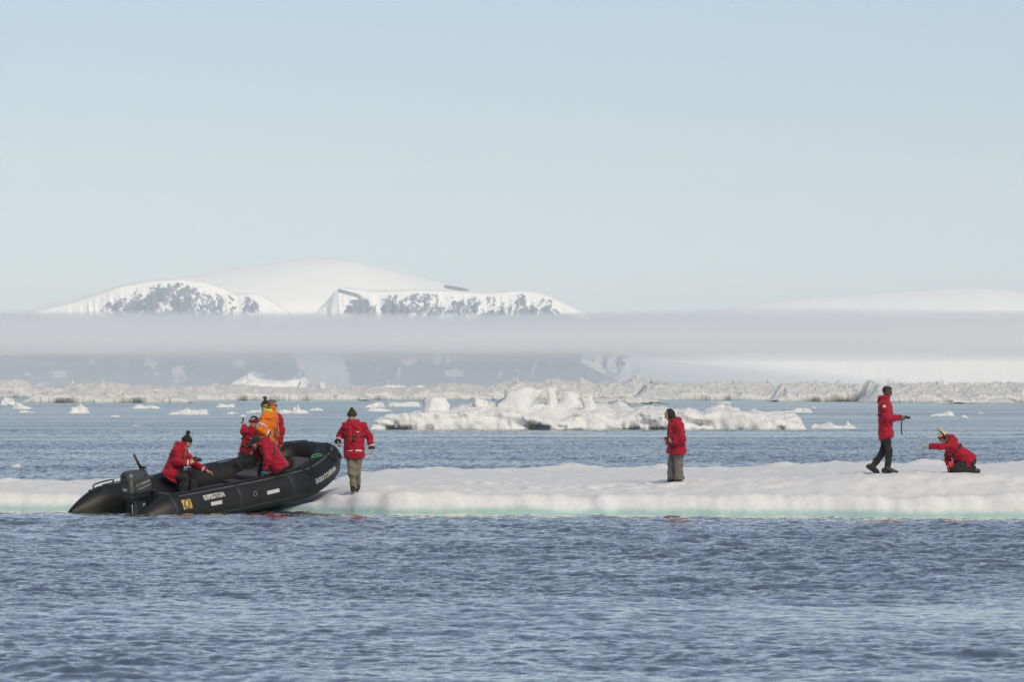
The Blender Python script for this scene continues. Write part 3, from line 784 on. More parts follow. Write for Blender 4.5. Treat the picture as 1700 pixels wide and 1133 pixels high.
# ------------------------------------------------------------------ signed-distance modelling (continuous bodies, cloth, worn shells)
class Field:
    def __init__(self, lo, hi, h):
        self.h = h
        self.lo = np.array(lo, float) - 3 * h
        n = np.ceil((np.array(hi, float) + 3 * h - self.lo) / h).astype(int) + 1
        self.n = n
        self.F = np.full(n, 9.0, np.float32)
    def box(self, lo, hi):
        a = np.clip(np.floor((np.array(lo) - self.lo) / self.h).astype(int), 0, self.n - 1)
        b = np.clip(np.ceil((np.array(hi) - self.lo) / self.h).astype(int) + 1, 1, self.n)
        sl = tuple(slice(i, j) for i, j in zip(a, b))
        ax = [self.lo[k] + self.h * np.arange(a[k], b[k]) for k in range(3)]
        return sl, np.stack(np.meshgrid(*ax, indexing='ij'), -1)
    def all(self):
        return self.box(self.lo, self.lo + self.h * self.n)
    def merge(self, sl, d, k):
        f = self.F[sl]
        if k > 0:
            hh = np.clip(0.5 + 0.5 * (f - d) / k, 0, 1)
            self.F[sl] = f * (1 - hh) + d * hh - k * hh * (1 - hh)
        else:
            self.F[sl] = np.minimum(f, d)
    def cone(self, a, b, r1, r2=None, k=0.03, cut=None):
        """round cone a->b; cut = (point, normal): drop what lies beyond"""
        r2 = r1 if r2 is None else r2
        a = np.array(a, float); b = np.array(b, float)
        m = max(r1, r2) + k + 3 * self.h
        sl, P = self.box(np.minimum(a, b) - m, np.maximum(a, b) + m)
        if P.size == 0: return self
        ab = b - a
        t = np.clip(((P - a) @ ab) / max(ab @ ab, 1e-9), 0, 1)
        d = np.linalg.norm(P - a - t[..., None] * ab, axis=-1) - (r1 + (r2 - r1) * t)
        if cut is not None:
            for c in (cut if isinstance(cut, list) else [cut]):
                d = np.maximum(d, (P - np.array(c[0])) @ np.array(c[1]))
        self.merge(sl, d, k)
        return self
    def ell(self, c, r, M=None, k=0.02, cut=None, sub=False):
        c = np.array(c, float); r = np.array(r, float)
        m = r.max() + k + 3 * self.h
        sl, P = self.box(c - m, c + m)
        if P.size == 0: return self
        Q = P - c
        if M is not None: Q = Q @ np.array(M)          # world -> local (M columns = local axes)
        q = Q / r
        l = np.linalg.norm(q, axis=-1)
        d = (l - 1) * r.min() * np.clip(l, 0.6, 1.4) ** 0.2
        if cut is not None:
            for cc in (cut if isinstance(cut, list) else [cut]):
                d = np.maximum(d, (P - np.array(cc[0])) @ np.array(cc[1]))
        if sub:
            f = self.F[sl]
            self.F[sl] = np.maximum(f, -d)
        else:
            self.merge(sl, d, k)
        return self
    def rbox(self, c, half, r, M=None, k=0.0):
        c = np.array(c, float); half = np.array(half, float)
        m = np.linalg.norm(half) + r + k + 3 * self.h
        sl, P = self.box(c - m, c + m)
        Q = P - c
        if M is not None: Q = Q @ np.array(M)
        q = np.abs(Q) - (half - r)
        d = np.linalg.norm(np.maximum(q, 0), axis=-1) + np.minimum(q.max(-1), 0) - r
        self.merge(sl, d, k)
        return self
    def clip(self, p, nrm):
        sl, P = self.all()
        self.F = np.maximum(self.F, ((P - np.array(p)) @ np.array(nrm)).astype(np.float32))
        return self
    def mesh(self):
        F = self.F; h = self.h
        n = np.array(F.shape)
        ins = F < 0
        c = [(i, j, k) for i in (0, 1) for j in (0, 1) for k in (0, 1)]
        def S(A, o): return A[o[0]:n[0] - 1 + o[0], o[1]:n[1] - 1 + o[1], o[2]:n[2] - 1 + o[2]]
        cnt = sum(S(ins, o).astype(np.int8) for o in c)
        mixed = (cnt > 0) & (cnt < 8)
        ids = np.full(mixed.shape, -1, np.int64)
        ci = np.argwhere(mixed)
        ids[mixed] = np.arange(len(ci))
        acc = np.zeros((len(ci), 3)); num = np.zeros(len(ci))
        for o in c:
            for ax in range(3):
                if o[ax]: continue
                o2 = list(o); o2[ax] = 1
                a = F[tuple((ci + o).T)]; b = F[tuple((ci + o2).T)]
                x = (a < 0) != (b < 0)
                t = np.where(x, a / np.where(x, a - b, 1), 0)
                p = np.repeat(np.array([o], float), len(ci), 0)
                p[:, ax] += t
                acc += np.where(x[:, None], p, 0); num += x
        V = self.lo + h * (ci + acc / np.maximum(num, 1)[:, None])
        faces = []
        for ax in range(3):
            u, w = (ax + 1) % 3, (ax + 2) % 3
            A = [slice(None)] * 3; B = [slice(None)] * 3
            A[ax] = slice(0, n[ax] - 1); B[ax] = slice(1, n[ax])
            d = ins[tuple(A)].astype(np.int8) - ins[tuple(B)].astype(np.int8)
            e = np.argwhere(d != 0)
            sg = d[tuple(e.T)]
            ok = (e[:, u] > 0) & (e[:, w] > 0) & (e[:, u] < n[u] - 1) & (e[:, w] < n[w] - 1)
            e, sg = e[ok], sg[ok]
            q = []
            for du, dw in ((1, 1), (0, 1), (0, 0), (1, 0)):
                ee = e.copy(); ee[:, u] -= du; ee[:, w] -= dw
                q.append(ids[tuple(ee.T)])
            q = np.stack(q, -1)
            q[sg < 0] = q[sg < 0][:, ::-1]
            faces.append(q)
        return V, np.concatenate(faces)

def vnormals(V, F):
    N = np.zeros_like(V)
    fn = np.cross(V[F[:, 2]] - V[F[:, 0]], V[F[:, 3]] - V[F[:, 1]])
    for i in range(4):
        np.add.at(N, F[:, i], fn)
    return N / (np.linalg.norm(N, axis=1, keepdims=True) + 1e-12)

def wrinkled(V, F, amp, fr, seed):
    N = vnormals(V, F)
    w = fbm(V[:, 0] * fr[0], V[:, 1] * fr[1], V[:, 2] * fr[2] + 1.3 * seed, 3, seed)
    r = ridged(V[:, 0] * fr[0] * 0.6 + V[:, 2] * 5, V[:, 1] * fr[1] * 0.6, V[:, 2] * fr[2] * 0.7, 2, seed + 3) - 0.7
    return V + N * (amp * (0.8 * w + 1.3 * r))[:, None]

def field_obj(name, fl, mat, parent, wrinkle=0.0, wfreq=(9, 9, 14), seed=0):
    V, F = fl.mesh()
    if wrinkle and len(V):
        V = wrinkled(V, F, wrinkle, wfreq, seed)
    return mesh_obj(name, V, F, mat, parent)

def tube_mesh(pts, rad, seg=8, closed_ends=True):
    """swept tube along points, rad scalar or list"""
    pts = [Vector(p) for p in pts]
    n = len(pts)
    rad = [rad] * n if not hasattr(rad, '__len__') else rad
    V, F = [], []
    up = Vector((0, 0, 1))
    prev = None
    for i, p in enumerate(pts):
        t = (pts[min(i + 1, n - 1)] - pts[max(i - 1, 0)])
        t = t.normalized() if t.length > 1e-9 else Vector((1, 0, 0))
        if prev is None:
            a = t.cross(up)
            if a.length < 0.05: a = t.cross(Vector((1, 0, 0)))
            a.normalize()
        else:
            a = prev - t * prev.dot(t)
            a.normalize()
        prev = a
        b = t.cross(a)
        for k in range(seg):
            an = 2 * math.pi * k / seg
            V.append(p + a * (math.cos(an) * rad[i]) + b * (math.sin(an) * rad[i]))
    for i in range(n - 1):
        for k in range(seg):
            F.append((i * seg + k, i * seg + (k + 1) % seg, (i + 1) * seg + (k + 1) % seg, (i + 1) * seg + k))
    if closed_ends:
        F.append(tuple(range(seg))[::-1]); F.append(tuple(range((n - 1) * seg, n * seg)))
    return V, F

def tube_obj(name, pts, rad, mat, parent, seg=8):
    V, F = tube_mesh(pts, rad, seg)
    return mesh_obj(name, V, F, mat, parent)

def bez(pts, n=24):
    """smooth curve through points"""
    P = [Vector(p) for p in pts]
    P = [P[0] * 2 - P[1]] + P + [P[-1] * 2 - P[-2]]
    out = []
    m = max(2, n // (len(P) - 3))
    for i in range(1, len(P) - 2):
        for j in range(m):
            t = j / m
            a, b, c, d = P[i - 1], P[i], P[i + 1], P[i + 2]
            out.append(0.5 * ((2 * b) + (c - a) * t + (2 * a - 5 * b + 4 * c - d) * t * t + (3 * b - a - 3 * c + d) * t ** 3))
    out.append(P[-2])
    return out

def box_obj(name, c, size, mat, parent, rot=None, bevel=0.01):
    bm = bmesh.new()
    bmesh.ops.create_cube(bm, size=1)
    bmesh.ops.scale(bm, vec=Vector(size), verts=bm.verts)
    if bevel: bmesh.ops.bevel(bm, geom=bm.edges, offset=bevel, segments=2, affect='EDGES', profile=0.5)
    if rot is not None: bmesh.ops.transform(bm, matrix=rot.to_4x4(), verts=bm.verts)
    bmesh.ops.translate(bm, vec=Vector(c), verts=bm.verts)
    me = bpy.data.meshes.new(name)
    bm.to_mesh(me); bm.free()
    me.materials.append(mat)
    o = bpy.data.objects.new(name, me)
    COL.objects.link(o)
    if parent: o.parent = parent
    return o

def text_mesh(body, size=1.0, bold=0.02):
    """flat outline of some words as points + faces, x along the line, y up, centred"""
    cu = bpy.data.curves.new('words', 'FONT')
    cu.body = body
    cu.size = size
    cu.align_x = 'CENTER'; cu.align_y = 'CENTER'
    cu.offset = bold * size
    cu.resolution_u = 2
    ob = bpy.data.objects.new('words', cu)
    COL.objects.link(ob)
    dg = bpy.context.evaluated_depsgraph_get()
    me = bpy.data.meshes.new_from_object(ob.evaluated_get(dg))
    V = [v.co.copy() for v in me.vertices]
    F = [tuple(p.vertices) for p in me.polygons]
    bpy.data.objects.remove(ob); bpy.data.meshes.remove(me); bpy.data.curves.remove(cu)
    return V, F
# ------------------------------------------------------------------ inflatable boat
M_TUBE = simple_mat('black_rubber', (0.014, 0.014, 0.015), 0.50, 0.65, 2.2, bump=0.15, bscale=14, spec=0.4)
M_HULL = simple_mat('hull_rubber', (0.016, 0.018, 0.020), 0.55, 0.3, 4.0, bump=0.1)
M_GREYF = simple_mat('grey_fabric', (0.075, 0.078, 0.085), 0.6, 0.25, 5.0, bump=0.15)
M_FLOOR = simple_mat('deck_board', (0.05, 0.05, 0.052), 0.7, 0.3, 8.0)
M_ROPE = simple_mat('black_rope', (0.012, 0.012, 0.013), 0.8, 0.3, 60)
M_GREEN = simple_mat('green_line', (0.05, 0.42, 0.16), 0.6, 0.15, 40)
M_WHITE = simple_mat('white_print', (0.62, 0.62, 0.60), 0.6, 0.12, 30)
M_YELL = simple_mat('yellow_print', (0.62, 0.42, 0.03), 0.6, 0.1, 30)
M_BLUE = simple_mat('blue_print', (0.02, 0.05, 0.18), 0.6, 0.1, 30)
M_COWL = simple_mat('grey_cowl', (0.085, 0.088, 0.094), 0.38, 0.12, 4.0, spec=0.5, metallic=0.3)
M_LEG = simple_mat('teal_black_leg', (0.014, 0.030, 0.034), 0.45, 0.2, 6.0)
M_BLK = simple_mat('black_plastic', (0.012, 0.012, 0.013), 0.45, 0.2, 20)
M_STEEL = simple_mat('dull_steel', (0.30, 0.30, 0.30), 0.4, 0.15, 20, metallic=0.7)
M_REDTRIM = simple_mat('red_trim', (0.30, 0.012, 0.012), 0.5, 0.1, 20)

YAW, PITCH, ROLL = R(44), R(7.6), R(4.2)
boat = empty('inflatable_boat', (-8.60, 119.32, 0.015))
boat.rotation_mode = 'QUATERNION'
BM = Matrix.Rotation(YAW, 4, 'Z') @ Matrix.Rotation(-PITCH, 4, 'Y') @ Matrix.Rotation(ROLL, 4, 'X')
boat.rotation_quaternion = BM.to_quaternion()
tag(boat, 'black rubber inflatable boat with grey outboard motor, its bow pushed up on the floe', 'boat')
BW = Matrix.Translation(Vector((-8.60, 119.32, 0.015))) @ BM

HALF, LB, XC = 1.07, 6.08, 3.65
def tube_c(u):
    """centre line of the starboard side: u = 0 stern tip .. 1 bow centre"""
    tot = XC + 3.05
    s = u * tot
    if s < XC:
        x, y = s, -HALF
    else:
        a = min(1.0, (s - XC) / 3.05) * math.pi / 2
        x = XC + (LB - XC) * math.sin(a) ** 0.92
        y = -HALF * max(0.0, math.cos(a)) ** 0.72
    z = 0.04 * float(sstep(3.0, 5.0, x)) + 0.30 * float(sstep(4.7, 6.25, x))
    return Vector((x, y, z))
RT = 0.35
def tube_r(u):
    s = u * (XC + 3.05)
    if s < 0.95:
        return 0.05 + (RT - 0.05) * math.sin(min(1, s / 0.95) * math.pi / 2) ** 0.92
    return RT - 0.03 * float(sstep(4.5, 6.6, s))
def tube_point(u, phi, off=0.0, side=-1):
    """phi 0 = outward horizontal, 90 = up"""
    c = tube_c(u)
    t = (tube_c(min(1, u + 0.004)) - tube_c(max(0, u - 0.004)))
    if u > 0.995: t = Vector((0, 1, 0))
    t.z *= 1
    t.normalize()
    out = t.cross(Vector((0, 0, 1))).normalized()
    up = out.cross(t)
    r = tube_r(u) + off
    drop = -0.10 * (1 - float(sstep(0, 0.16, u)))        # the stern cones droop to a low tip
    p = c + Vector((0, 0, drop)) + out * (r * math.cos(phi)) + up * (r * math.sin(phi))
    if side > 0: p.y = -p.y
    return p

def build_tube():
    us = np.concatenate([np.linspace(0, 0.16, 16)[:-1], np.linspace(0.16, 1, 64)])
    path = [(u, -1) for u in us] + [(u, 1) for u in us[::-1][1:]]
    seg = 28
    V, F = [], []
    for u, sd_ in path:
        for k in range(seg):
            ph = 2 * math.pi * k / seg
            p = tube_point(float(u), ph if sd_ < 0 else ph, 0.0, sd_)
            p = p + Vector((0, 0, 0.004 * math.sin(u * 47) * math.sin(ph)))
            V.append(p)
    n = len(path)
    for i in range(n - 1):
        for k in range(seg):
            F.append((i * seg + k, i * seg + (k + 1) % seg, (i + 1) * seg + (k + 1) % seg, (i + 1) * seg + k))
    F.append(tuple(range(seg))[::-1]); F.append(tuple(range((n - 1) * seg, n * seg)))
    # mirrored half runs the other way round: fix winding with bmesh
    o = mesh_obj('buoyancy_tube', V, F, M_TUBE, boat)
    bm = bmesh.new(); bm.from_mesh(o.data); bmesh.ops.recalc_face_normals(bm, faces=bm.faces); bm.to_mesh(o.data); bm.free()
    o.data.polygons.foreach_set('use_smooth', np.ones(len(o.data.polygons), dtype=bool))
    return o
tube = build_tube()

def build_hull():
    xs = np.concatenate([np.linspace(0.95, 3.6, 14), np.linspace(3.8, 6.18, 16)])
    V, F = [], []
    prof = [-1, -0.72, -0.36, 0, 0.36, 0.72, 1]
    for x in xs:
        f = float(sstep(3.4, 6.2, x))
        half = HALF * (math.sqrt(max(0.0, 1 - (max(0, x - XC) / (LB - XC)) ** 2.3)))
        ztube = 0.04 * float(sstep(3.0, 5.0, x)) + 0.30 * float(sstep(4.7, 6.25, x))
        keel = -0.58 * (1 - f) + (-0.40) * f
        edge = -0.36
        for q in prof:
            z = ztube * (0.35 + 0.65 * abs(q)) + edge * abs(q) ** 1.2 + keel * (1 - abs(q) ** 1.2)
            V.append(Vector((x, q * half * 1.0, z)))
    n, m = len(xs), len(prof)
    for i in range(n - 1):
        for k in range(m - 1):
            F.append((i * m + k, (i + 1) * m + k, (i + 1) * m + k + 1, i * m + k + 1))
    F.append(tuple(range(m)))
    mesh_obj('hull', V, F, M_HULL, boat)
    # floor boards
    for i in range(4):
        x0 = 1.5 + i * 0.82
        box_obj('floor_board', (x0 + 0.46, 0, -0.13 + 0.055 * i), (0.79, 1.55, 0.03), M_FLOOR, boat, bevel=0.006)
    box_obj('transom', (1.33, 0, 0.0), (0.07, 1.62, 0.56), M_GREYF, boat, bevel=0.015)
build_hull()

# rubbing strake along the outside, and the seam line above
def strip(name, phi, wid, off, mat, u0, u1, n=60, sides=(-1, 1), thick=0.02):
    for sd_ in sides:
        V, F = [], []
        for i in range(n):
            u = u0 + (u1 - u0) * i / (n - 1)
            for ph, of in ((phi - wid, 0.0), (phi - wid * 0.6, off), (phi + wid * 0.6, off), (phi + wid, 0.0)):
                V.append(tube_point(u, ph, of - 0.002, sd_))
        for i in range(n - 1):
            for k in range(3):
                F.append((i * 4 + k, i * 4 + k + 1, (i + 1) * 4 + k + 1, (i + 1) * 4 + k))
        mesh_obj(name, V, F, mat, boat)
strip('rubbing_strake', R(-34), 0.16, 0.022, M_HULL, 0.10, 0.998)
strip('seam_tape', R(62), 0.07, 0.006, M_GREYF, 0.16, 0.97)

def hoop(u, w, mat, sd_=-1):
    V, F = [], []
    n = 22
    for i in range(n):
        ph = R(-70) + R(200) * i / (n - 1)
        for du, of in ((-w, 0.0), (-w * 0.8, 0.006), (w * 0.8, 0.006), (w, 0.0)):
            V.append(tube_point(u + du, ph, of - 0.001, sd_))
    for i in range(n - 1):
        for k in range(3):
            F.append((i * 4 + k, i * 4 + k + 1, (i + 1) * 4 + k + 1, (i + 1) * 4 + k))
    mesh_obj('seam_band', V, F, mat, boat)
for uu in (0.132, 0.40, 0.60, 0.83):
    for sd_ in (-1, 1):
        hoop(uu, 0.006, M_HULL, sd_)

def wrap(name, V2, F, u_mid, phi_mid, mat, off=0.004, slant=0.0, parent=None, side=-1):
    """lay flat artwork (metres) on the tube's outside"""
    tot = XC + 3.05
    V = []
    for v in V2:
        u = u_mid + v.x / tot
        r = tube_r(u)
        V.append(tube_point(u, phi_mid + (v.y + slant * v.x) / r, off, side))
    o = mesh_obj(name, V, F, mat, parent or boat, smooth=False)
    return o
def rect(w, h, nx=8, ny=2):
    V = [Vector((-w / 2 + w * i / nx, -h / 2 + h * j / ny, 0)) for j in range(ny + 1) for i in range(nx + 1)]
    F = [(j * (nx + 1) + i, j * (nx + 1) + i + 1, (j + 1) * (nx + 1) + i + 1, (j + 1) * (nx + 1) + i) for j in range(ny) for i in range(nx)]
    return V, F
T_ = text_mesh('EXPEDITION', 0.155, 0.03)
def squeeze(T, k): return [Vector((v.x * k, v.y, 0)) for v in T[0]], T[1]
def tou(s): return s / (XC + 3.05)
wrap('lettering', *squeeze(T_, 0.66), tou(1.95), R(33), M_WHITE)
T2 = text_mesh('SASKATCHEWAN', 0.150, 0.03)
wrap('lettering', *squeeze(T2, 0.66), tou(4.95), R(4), M_WHITE)
for s_, ph in ((1.96, 8), (3.55, 8)):
    wrap('reflective_patch', *rect(0.31, 0.078), tou(s_), R(ph), M_WHITE, off=0.005)
wrap('reflective_patch', *rect(0.26, 0.09), tou(6.36), R(24), M_WHITE, off=0.005)
# maker's badge: yellow square with a dark leaf-like ring
bd = wrap('badge', *rect(0.24, 0.21), tou(1.17), R(24), M_YELL, off=0.005)
def ring(a0, a1, ro, ri, sx, n=16):
    V, F = [], []
    for i in range(n):
        a = a0 + (a1 - a0) * i / (n - 1)
        V += [Vector((math.cos(a) * ro * sx, math.sin(a) * ro, 0)), Vector((math.cos(a) * ri * sx * 0.75, math.sin(a) * ri, 0))]
    F = [(2 * i, 2 * i + 1, 2 * i + 3, 2 * i + 2) for i in range(n - 1)]
    return V, F
for a0, a1, dx in ((R(75), R(250), -0.006), (R(-105), R(70), 0.006)):
    V2, F2 = ring(a0, a1, 0.098, 0.072, 0.80)
    V2 = [Vector((v.x + dx + 0.30 * v.y, v.y + 0.012, 0)) for v in V2]
    wrap('badge_mark', V2, F2, tou(1.17), R(24), M_BLUE, off=0.009, parent=bd)
Tz = text_mesh('ZODIAC', 0.035, 0.02)
wrap('lettering', [Vector((v.x * 1.3, v.y - 0.092, 0)) for v in Tz[0]], Tz[1], tou(1.17), R(24), M_BLUE, off=0.009, parent=bd)

# D-ring, ropes
def torus_pts(c, r, ax1, ax2, n=18):
    return [c + ax1 * (r * math.cos(2 * math.pi * i / n)) + ax2 * (r * math.sin(2 * math.pi * i / n)) for i in range(n + 1)]
cring = tube_point(tou(3.05), R(14), 0.012)
tube_obj('d_ring', torus_pts(cring, 0.05, Vector((1, 0, 0)), Vector((0, -0.25, 1)).normalized()), 0.009, M_STEEL, boat, 6)
for sd_ in (-1, 1):
    anchors = [0.16 + 0.072 * i for i in range(12)]
    pts = []
    rj = random.Random(3 + sd_)
    for a, b in zip(anchors[:-1], anchors[1:]):
        for j in range(8):
            t = j / 8
            u = a + (b - a) * t
            sag = math.sin(math.pi * t)
            pts.append(tube_point(u, R(80) - sag * R(13) * rj.uniform(0.9, 1.1), 0.012 + 0.012 * sag, sd_))
    tube_obj('grab_line', pts, 0.013, M_ROPE, boat, 6)
    for a in anchors:
        p = tube_point(a, R(80), 0.004, sd_)
        box_obj('line_patch', p, (0.11, 0.07, 0.03), M_HULL, boat, bevel=0.012)
# slack loops hanging outside near the bow
for u0, u1, sag, ph in ((0.655, 0.70, 0.16, 66), (0.80, 0.835, 0.20, 62), (0.86, 0.90, 0.24, 58), (0.90, 0.94, 0.16, 62)):
    pts = []
    for i in range(15):
        t = i / 14
        u = u0 + (u1 - u0) * t
        pts.append(tube_point(u, R(ph) - math.sin(math.pi * t) * sag / 0.28, 0.02))
    tube_obj('rope_loop', pts, 0.014, M_ROPE, boat, 6)
# bow line heap on the dodger
def dodger_z(x, y):
    half = HALF * math.sqrt(max(0.0, 1 - (max(0, x - XC) / (LB - XC)) ** 2.3))
    return 0.10 + 0.38 * float(sstep(4.7, 6.15, x)) - 0.05 * math.cos(math.pi / 2 * min(1, abs(y) / max(half, .1)))
def build_dodger():
    V, F = [], []
    xs = np.linspace(4.75, 6.12, 14); qs = np.linspace(-1, 1, 13)
    for x in xs:
        half = HALF * math.sqrt(max(0.0, 1 - ((x - XC) / (LB - XC)) ** 2.3)) * 0.97
        for q in qs:
            V.append(Vector((x, q * half, dodger_z(x, q * half))))
    n, m = len(xs), len(qs)
    # inner skin a little lower so the cover has thickness
    base = len(V)
    V += [v + Vector((0.01, 0, -0.03)) for v in V]
    for i in range(n - 1):
        for k in range(m - 1):
            F.append((i * m + k, (i + 1) * m + k, (i + 1) * m + k + 1, i * m + k + 1))
            F.append((base + i * m + k, base + i * m + k + 1, base + (i + 1) * m + k + 1, base + (i + 1) * m + k))
    for k in range(m - 1):
        F.append((k, k + 1, base + k + 1, base + k))
    o = mesh_obj('bow_cover', V, F, M_GREYF, boat, smooth=False)
    return o
build_dodger()
box_obj('bow_locker', (4.55, 0.1, 0.05), (0.5, 1.0, 0.36), M_GREYF, boat, rot=Matrix.Rotation(R(-14), 3, 'Y'), bevel=0.04)
rj = random.Random(11)
pts = []
for i in range(46):
    a = i * 0.62
    r = 0.20 + 0.07 * math.sin(i * 1.7)
    x, y = 5.25 + 0.28 * math.cos(a) * r / 0.2 * 0.9, 0.28 + 0.30 * math.sin(a) * r / 0.2
    pts.append(Vector((x, y, dodger_z(x, y) + 0.03 + 0.0011 * i + rj.uniform(0, 0.01))))
tube_obj('rope_heap', bez(pts, 140), 0.016, M_ROPE, boat, 6)
c0 = tube_point(tou(5.15), R(88), 0.015)
tube_obj('green_line', bez([c0 + Vector(v) for v in ((-0.08, 0.02, -0.01), (-0.05, 0.07, 0.02), (0.06, 0.06, 0.04), (0.18, 0.03, 0.03), (0.27, 0.02, 0.02))], 24), 0.011, M_GREEN, boat, 6)
tube_obj('green_line', bez([c0 + Vector(v) for v in ((-0.10, 0.06, -0.02), (-0.06, -0.03, 0.0), (0.03, -0.08, 0.02), (0.12, -0.09, 0.02))], 18), 0.011, M_GREEN, boat, 6)
# carrying handle on the far stern cone
for sd_ in (1,):
    p0 = tube_point(0.105, R(88), 0.0, sd_); p1 = tube_point(0.185, R(88), 0.0, sd_)
    up = Vector((0, 0, 0.11))
    tube_obj('carry_handle', bez([p0, p0 + up + Vector((0.05, 0, 0)), p1 + up * 0.8, p1], 18), 0.016, M_ROPE, boat, 6)
    box_obj('line_patch', tube_point(0.10, R(90), -0.004, sd_), (0.16, 0.10, 0.05), M_HULL, boat, bevel=0.015)
# far tube's cargo straps, red tank and a dry bag on the floor
tube_obj('fuel_hose', bez([(1.5, 0.1, 0.0), (1.6, 0.4, 0.05), (1.9, 0.3, -0.05), (2.3, -0.1, 0.02), (2.6, -0.35, 0.1)], 30), 0.018, M_REDTRIM, boat, 6)

# ---- outboard motor
mot = empty('outboard_motor', (0.36, -0.13, 0), 0, boat)
fl = Field((-0.05, -0.3, 0.05), (1.1, 0.3, 1.0), 0.014)
fl.rbox((0.50, 0, 0.52), (0.30, 0.185, 0.24), 0.11, k=0.02)
fl.rbox((0.42, 0, 0.66), (0.24, 0.17, 0.14), 0.12, k=0.08)
fl.rbox((0.62, 0, 0.40), (0.22, 0.16, 0.16), 0.08, k=0.08)
fl.clip((0.5, 0, 0.31), (0.06, 0, -1.0))
# sloping nose
fl.clip((0.80, 0, 0.60), Vector((0.80, 0, 0.60)).normalized())
cowl = field_obj('cowl', fl, M_COWL, mot)
fl = Field((0.0, -0.3, -0.75), (1.15, 0.3, 0.45), 0.014)
fl.rbox((0.50, 0, 0.27), (0.27, 0.165, 0.075), 0.06, k=0.03)
fl.rbox((0.53, 0, 0.02), (0.17, 0.105, 0.28), 0.07, k=0.06)
fl.rbox((0.55, 0, -0.38), (0.12, 0.055, 0.26), 0.05, k=0.05)
fl.rbox((0.45, 0, -0.30), (0.22, 0.10, 0.015), 0.012, k=0.02)
fl.cone((0.40, 0, -0.62), (0.72, 0, -0.62), 0.06, 0.04, k=0.04)
leg = field_obj('lower_leg', fl, M_LEG, mot)
box_obj('clamp_bracket', (0.93, 0, 0.12), (0.14, 0.34, 0.42), M_BLK, mot, bevel=0.03)
box_obj('cowl_band', (0.51, 0, 0.305), (0.545, 0.348, 0.022), M_BLK, mot, bevel=0.009)
tl = tube_obj('tiller_arm', [(0.86, 0.02, 0.40), (0.84, 0.03, 0.55), (0.70, 0.05, 0.82)], [0.05, 0.055, 0.042], M_BLK, mot, 10)
tube_obj('tiller_grip', [(0.70, 0.05, 0.82), (0.66, 0.055, 0.90), (0.55, 0.07, 1.12)], [0.030, 0.028, 0.026], M_BLK, tl, 10)
box_obj('shift_lever', (0.73, 0.0, 0.83), (0.05, 0.16, 0.04), M_BLK, tl, bevel=0.012)
box_obj('red_trim', (0.79, -0.035, 0.70), (0.025, 0.02, 0.20), M_REDTRIM, tl, rot=Matrix.Rotation(R(-27), 3, 'Y'), bevel=0.006)
def decal(name, V2, F2, origin, ax, ay, mat, parent):
    ax = Vector(ax).normalized(); ay = Vector(ay).normalized()
    V = [Vector(origin) + ax * v.x + ay * v.y for v in V2]
    return mesh_obj(name, V, F2, mat, parent, smooth=False)
# artwork on the starboard side (y = -) and the back of the cowl
def project_y(V2, F2, name, x, z, mat, sl=0.0):
    """press artwork against the starboard side of the cowl"""
    cv = np.array([v.co[:] for v in cowl.data.vertices])
    out = []
    for v in V2:
        X, Z = x + v.x, z + v.y + sl * v.x
        m = (np.abs(cv[:, 0] - X) < 0.02) & (np.abs(cv[:, 2] - Z) < 0.02) & (cv[:, 1] < 0)
        y = cv[m, 1].min() if m.any() else -0.185
        out.append(Vector((X, y - 0.004, Z)))
    return mesh_obj(name, out, F2, mat, cowl, smooth=False)
def project_x(V2, F2, name, y, z, mat):
    cv = np.array([v.co[:] for v in cowl.data.vertices])
    out = []
    for v in V2:
        Yv, Z = y - v.x, z + v.y
        m = (np.abs(cv[:, 1] - Yv) < 0.02) & (np.abs(cv[:, 2] - Z) < 0.02) & (cv[:, 0] < 0.5)
        x = cv[m, 0].min() if m.any() else 0.2
        out.append(Vector((x - 0.004, Yv, Z)))
    return mesh_obj(name, out, F2, mat, cowl, smooth=False)
Ty = text_mesh('YAMAHA', 0.072, 0.02)
M_SILV = simple_mat('silver_print', (0.42, 0.42, 0.40), 0.45, 0.1, 30)
project_y(Ty[0], Ty[1], 'lettering', 0.60, 0.545, M_SILV, 0.16)
V2, F2 = ring(0, 2 * math.pi, 0.030, 0.024, 1.0, 20)
project_y(V2, F2, 'lettering', 0.385, 0.512, M_SILV, 0.1)
V2, F2 = rect(0.36, 0.016, 14, 1)
project_y([Vector((v.x, v.y + 0.25 * v.x * v.x + 0.0 * v.x, 0)) for v in V2], F2, 'trim_line', 0.575, 0.45, M_SILV, 0.20)
T5 = text_mesh('50', 0.075, 0.02)
project_x(T5[0], T5[1], 'lettering', 0.0, 0.52, M_SILV)
V2, F2 = rect(0.13, 0.055, 4, 1)
project_x(V2, F2, 'registration_sticker', 0.0, 0.42, M_WHITE)
V2, F2 = rect(0.14, 0.06, 4, 1)
project_x(V2, F2, 'air_slot', 0.0, 0.70, M_BLK)
V2, F2 = rect(0.06, 0.025, 4, 1)
project_y(V2, F2, 'air_slot', 0.60, 0.70, M_BLK, 0.3)
T27 = text_mesh('29', 0.075, 0.02)
decal('lettering', T27[0], T27[1], (0.60, -0.111, 0.06), (1, 0, 0), (0, 0, 1), M_WHITE, mot)
tube_obj('tell_tale', [(0.30, -0.08, 0.10), (0.30, -0.085, -0.05), (0.29, -0.09, -0.2)], 0.006, M_WHITE, mot, 5)
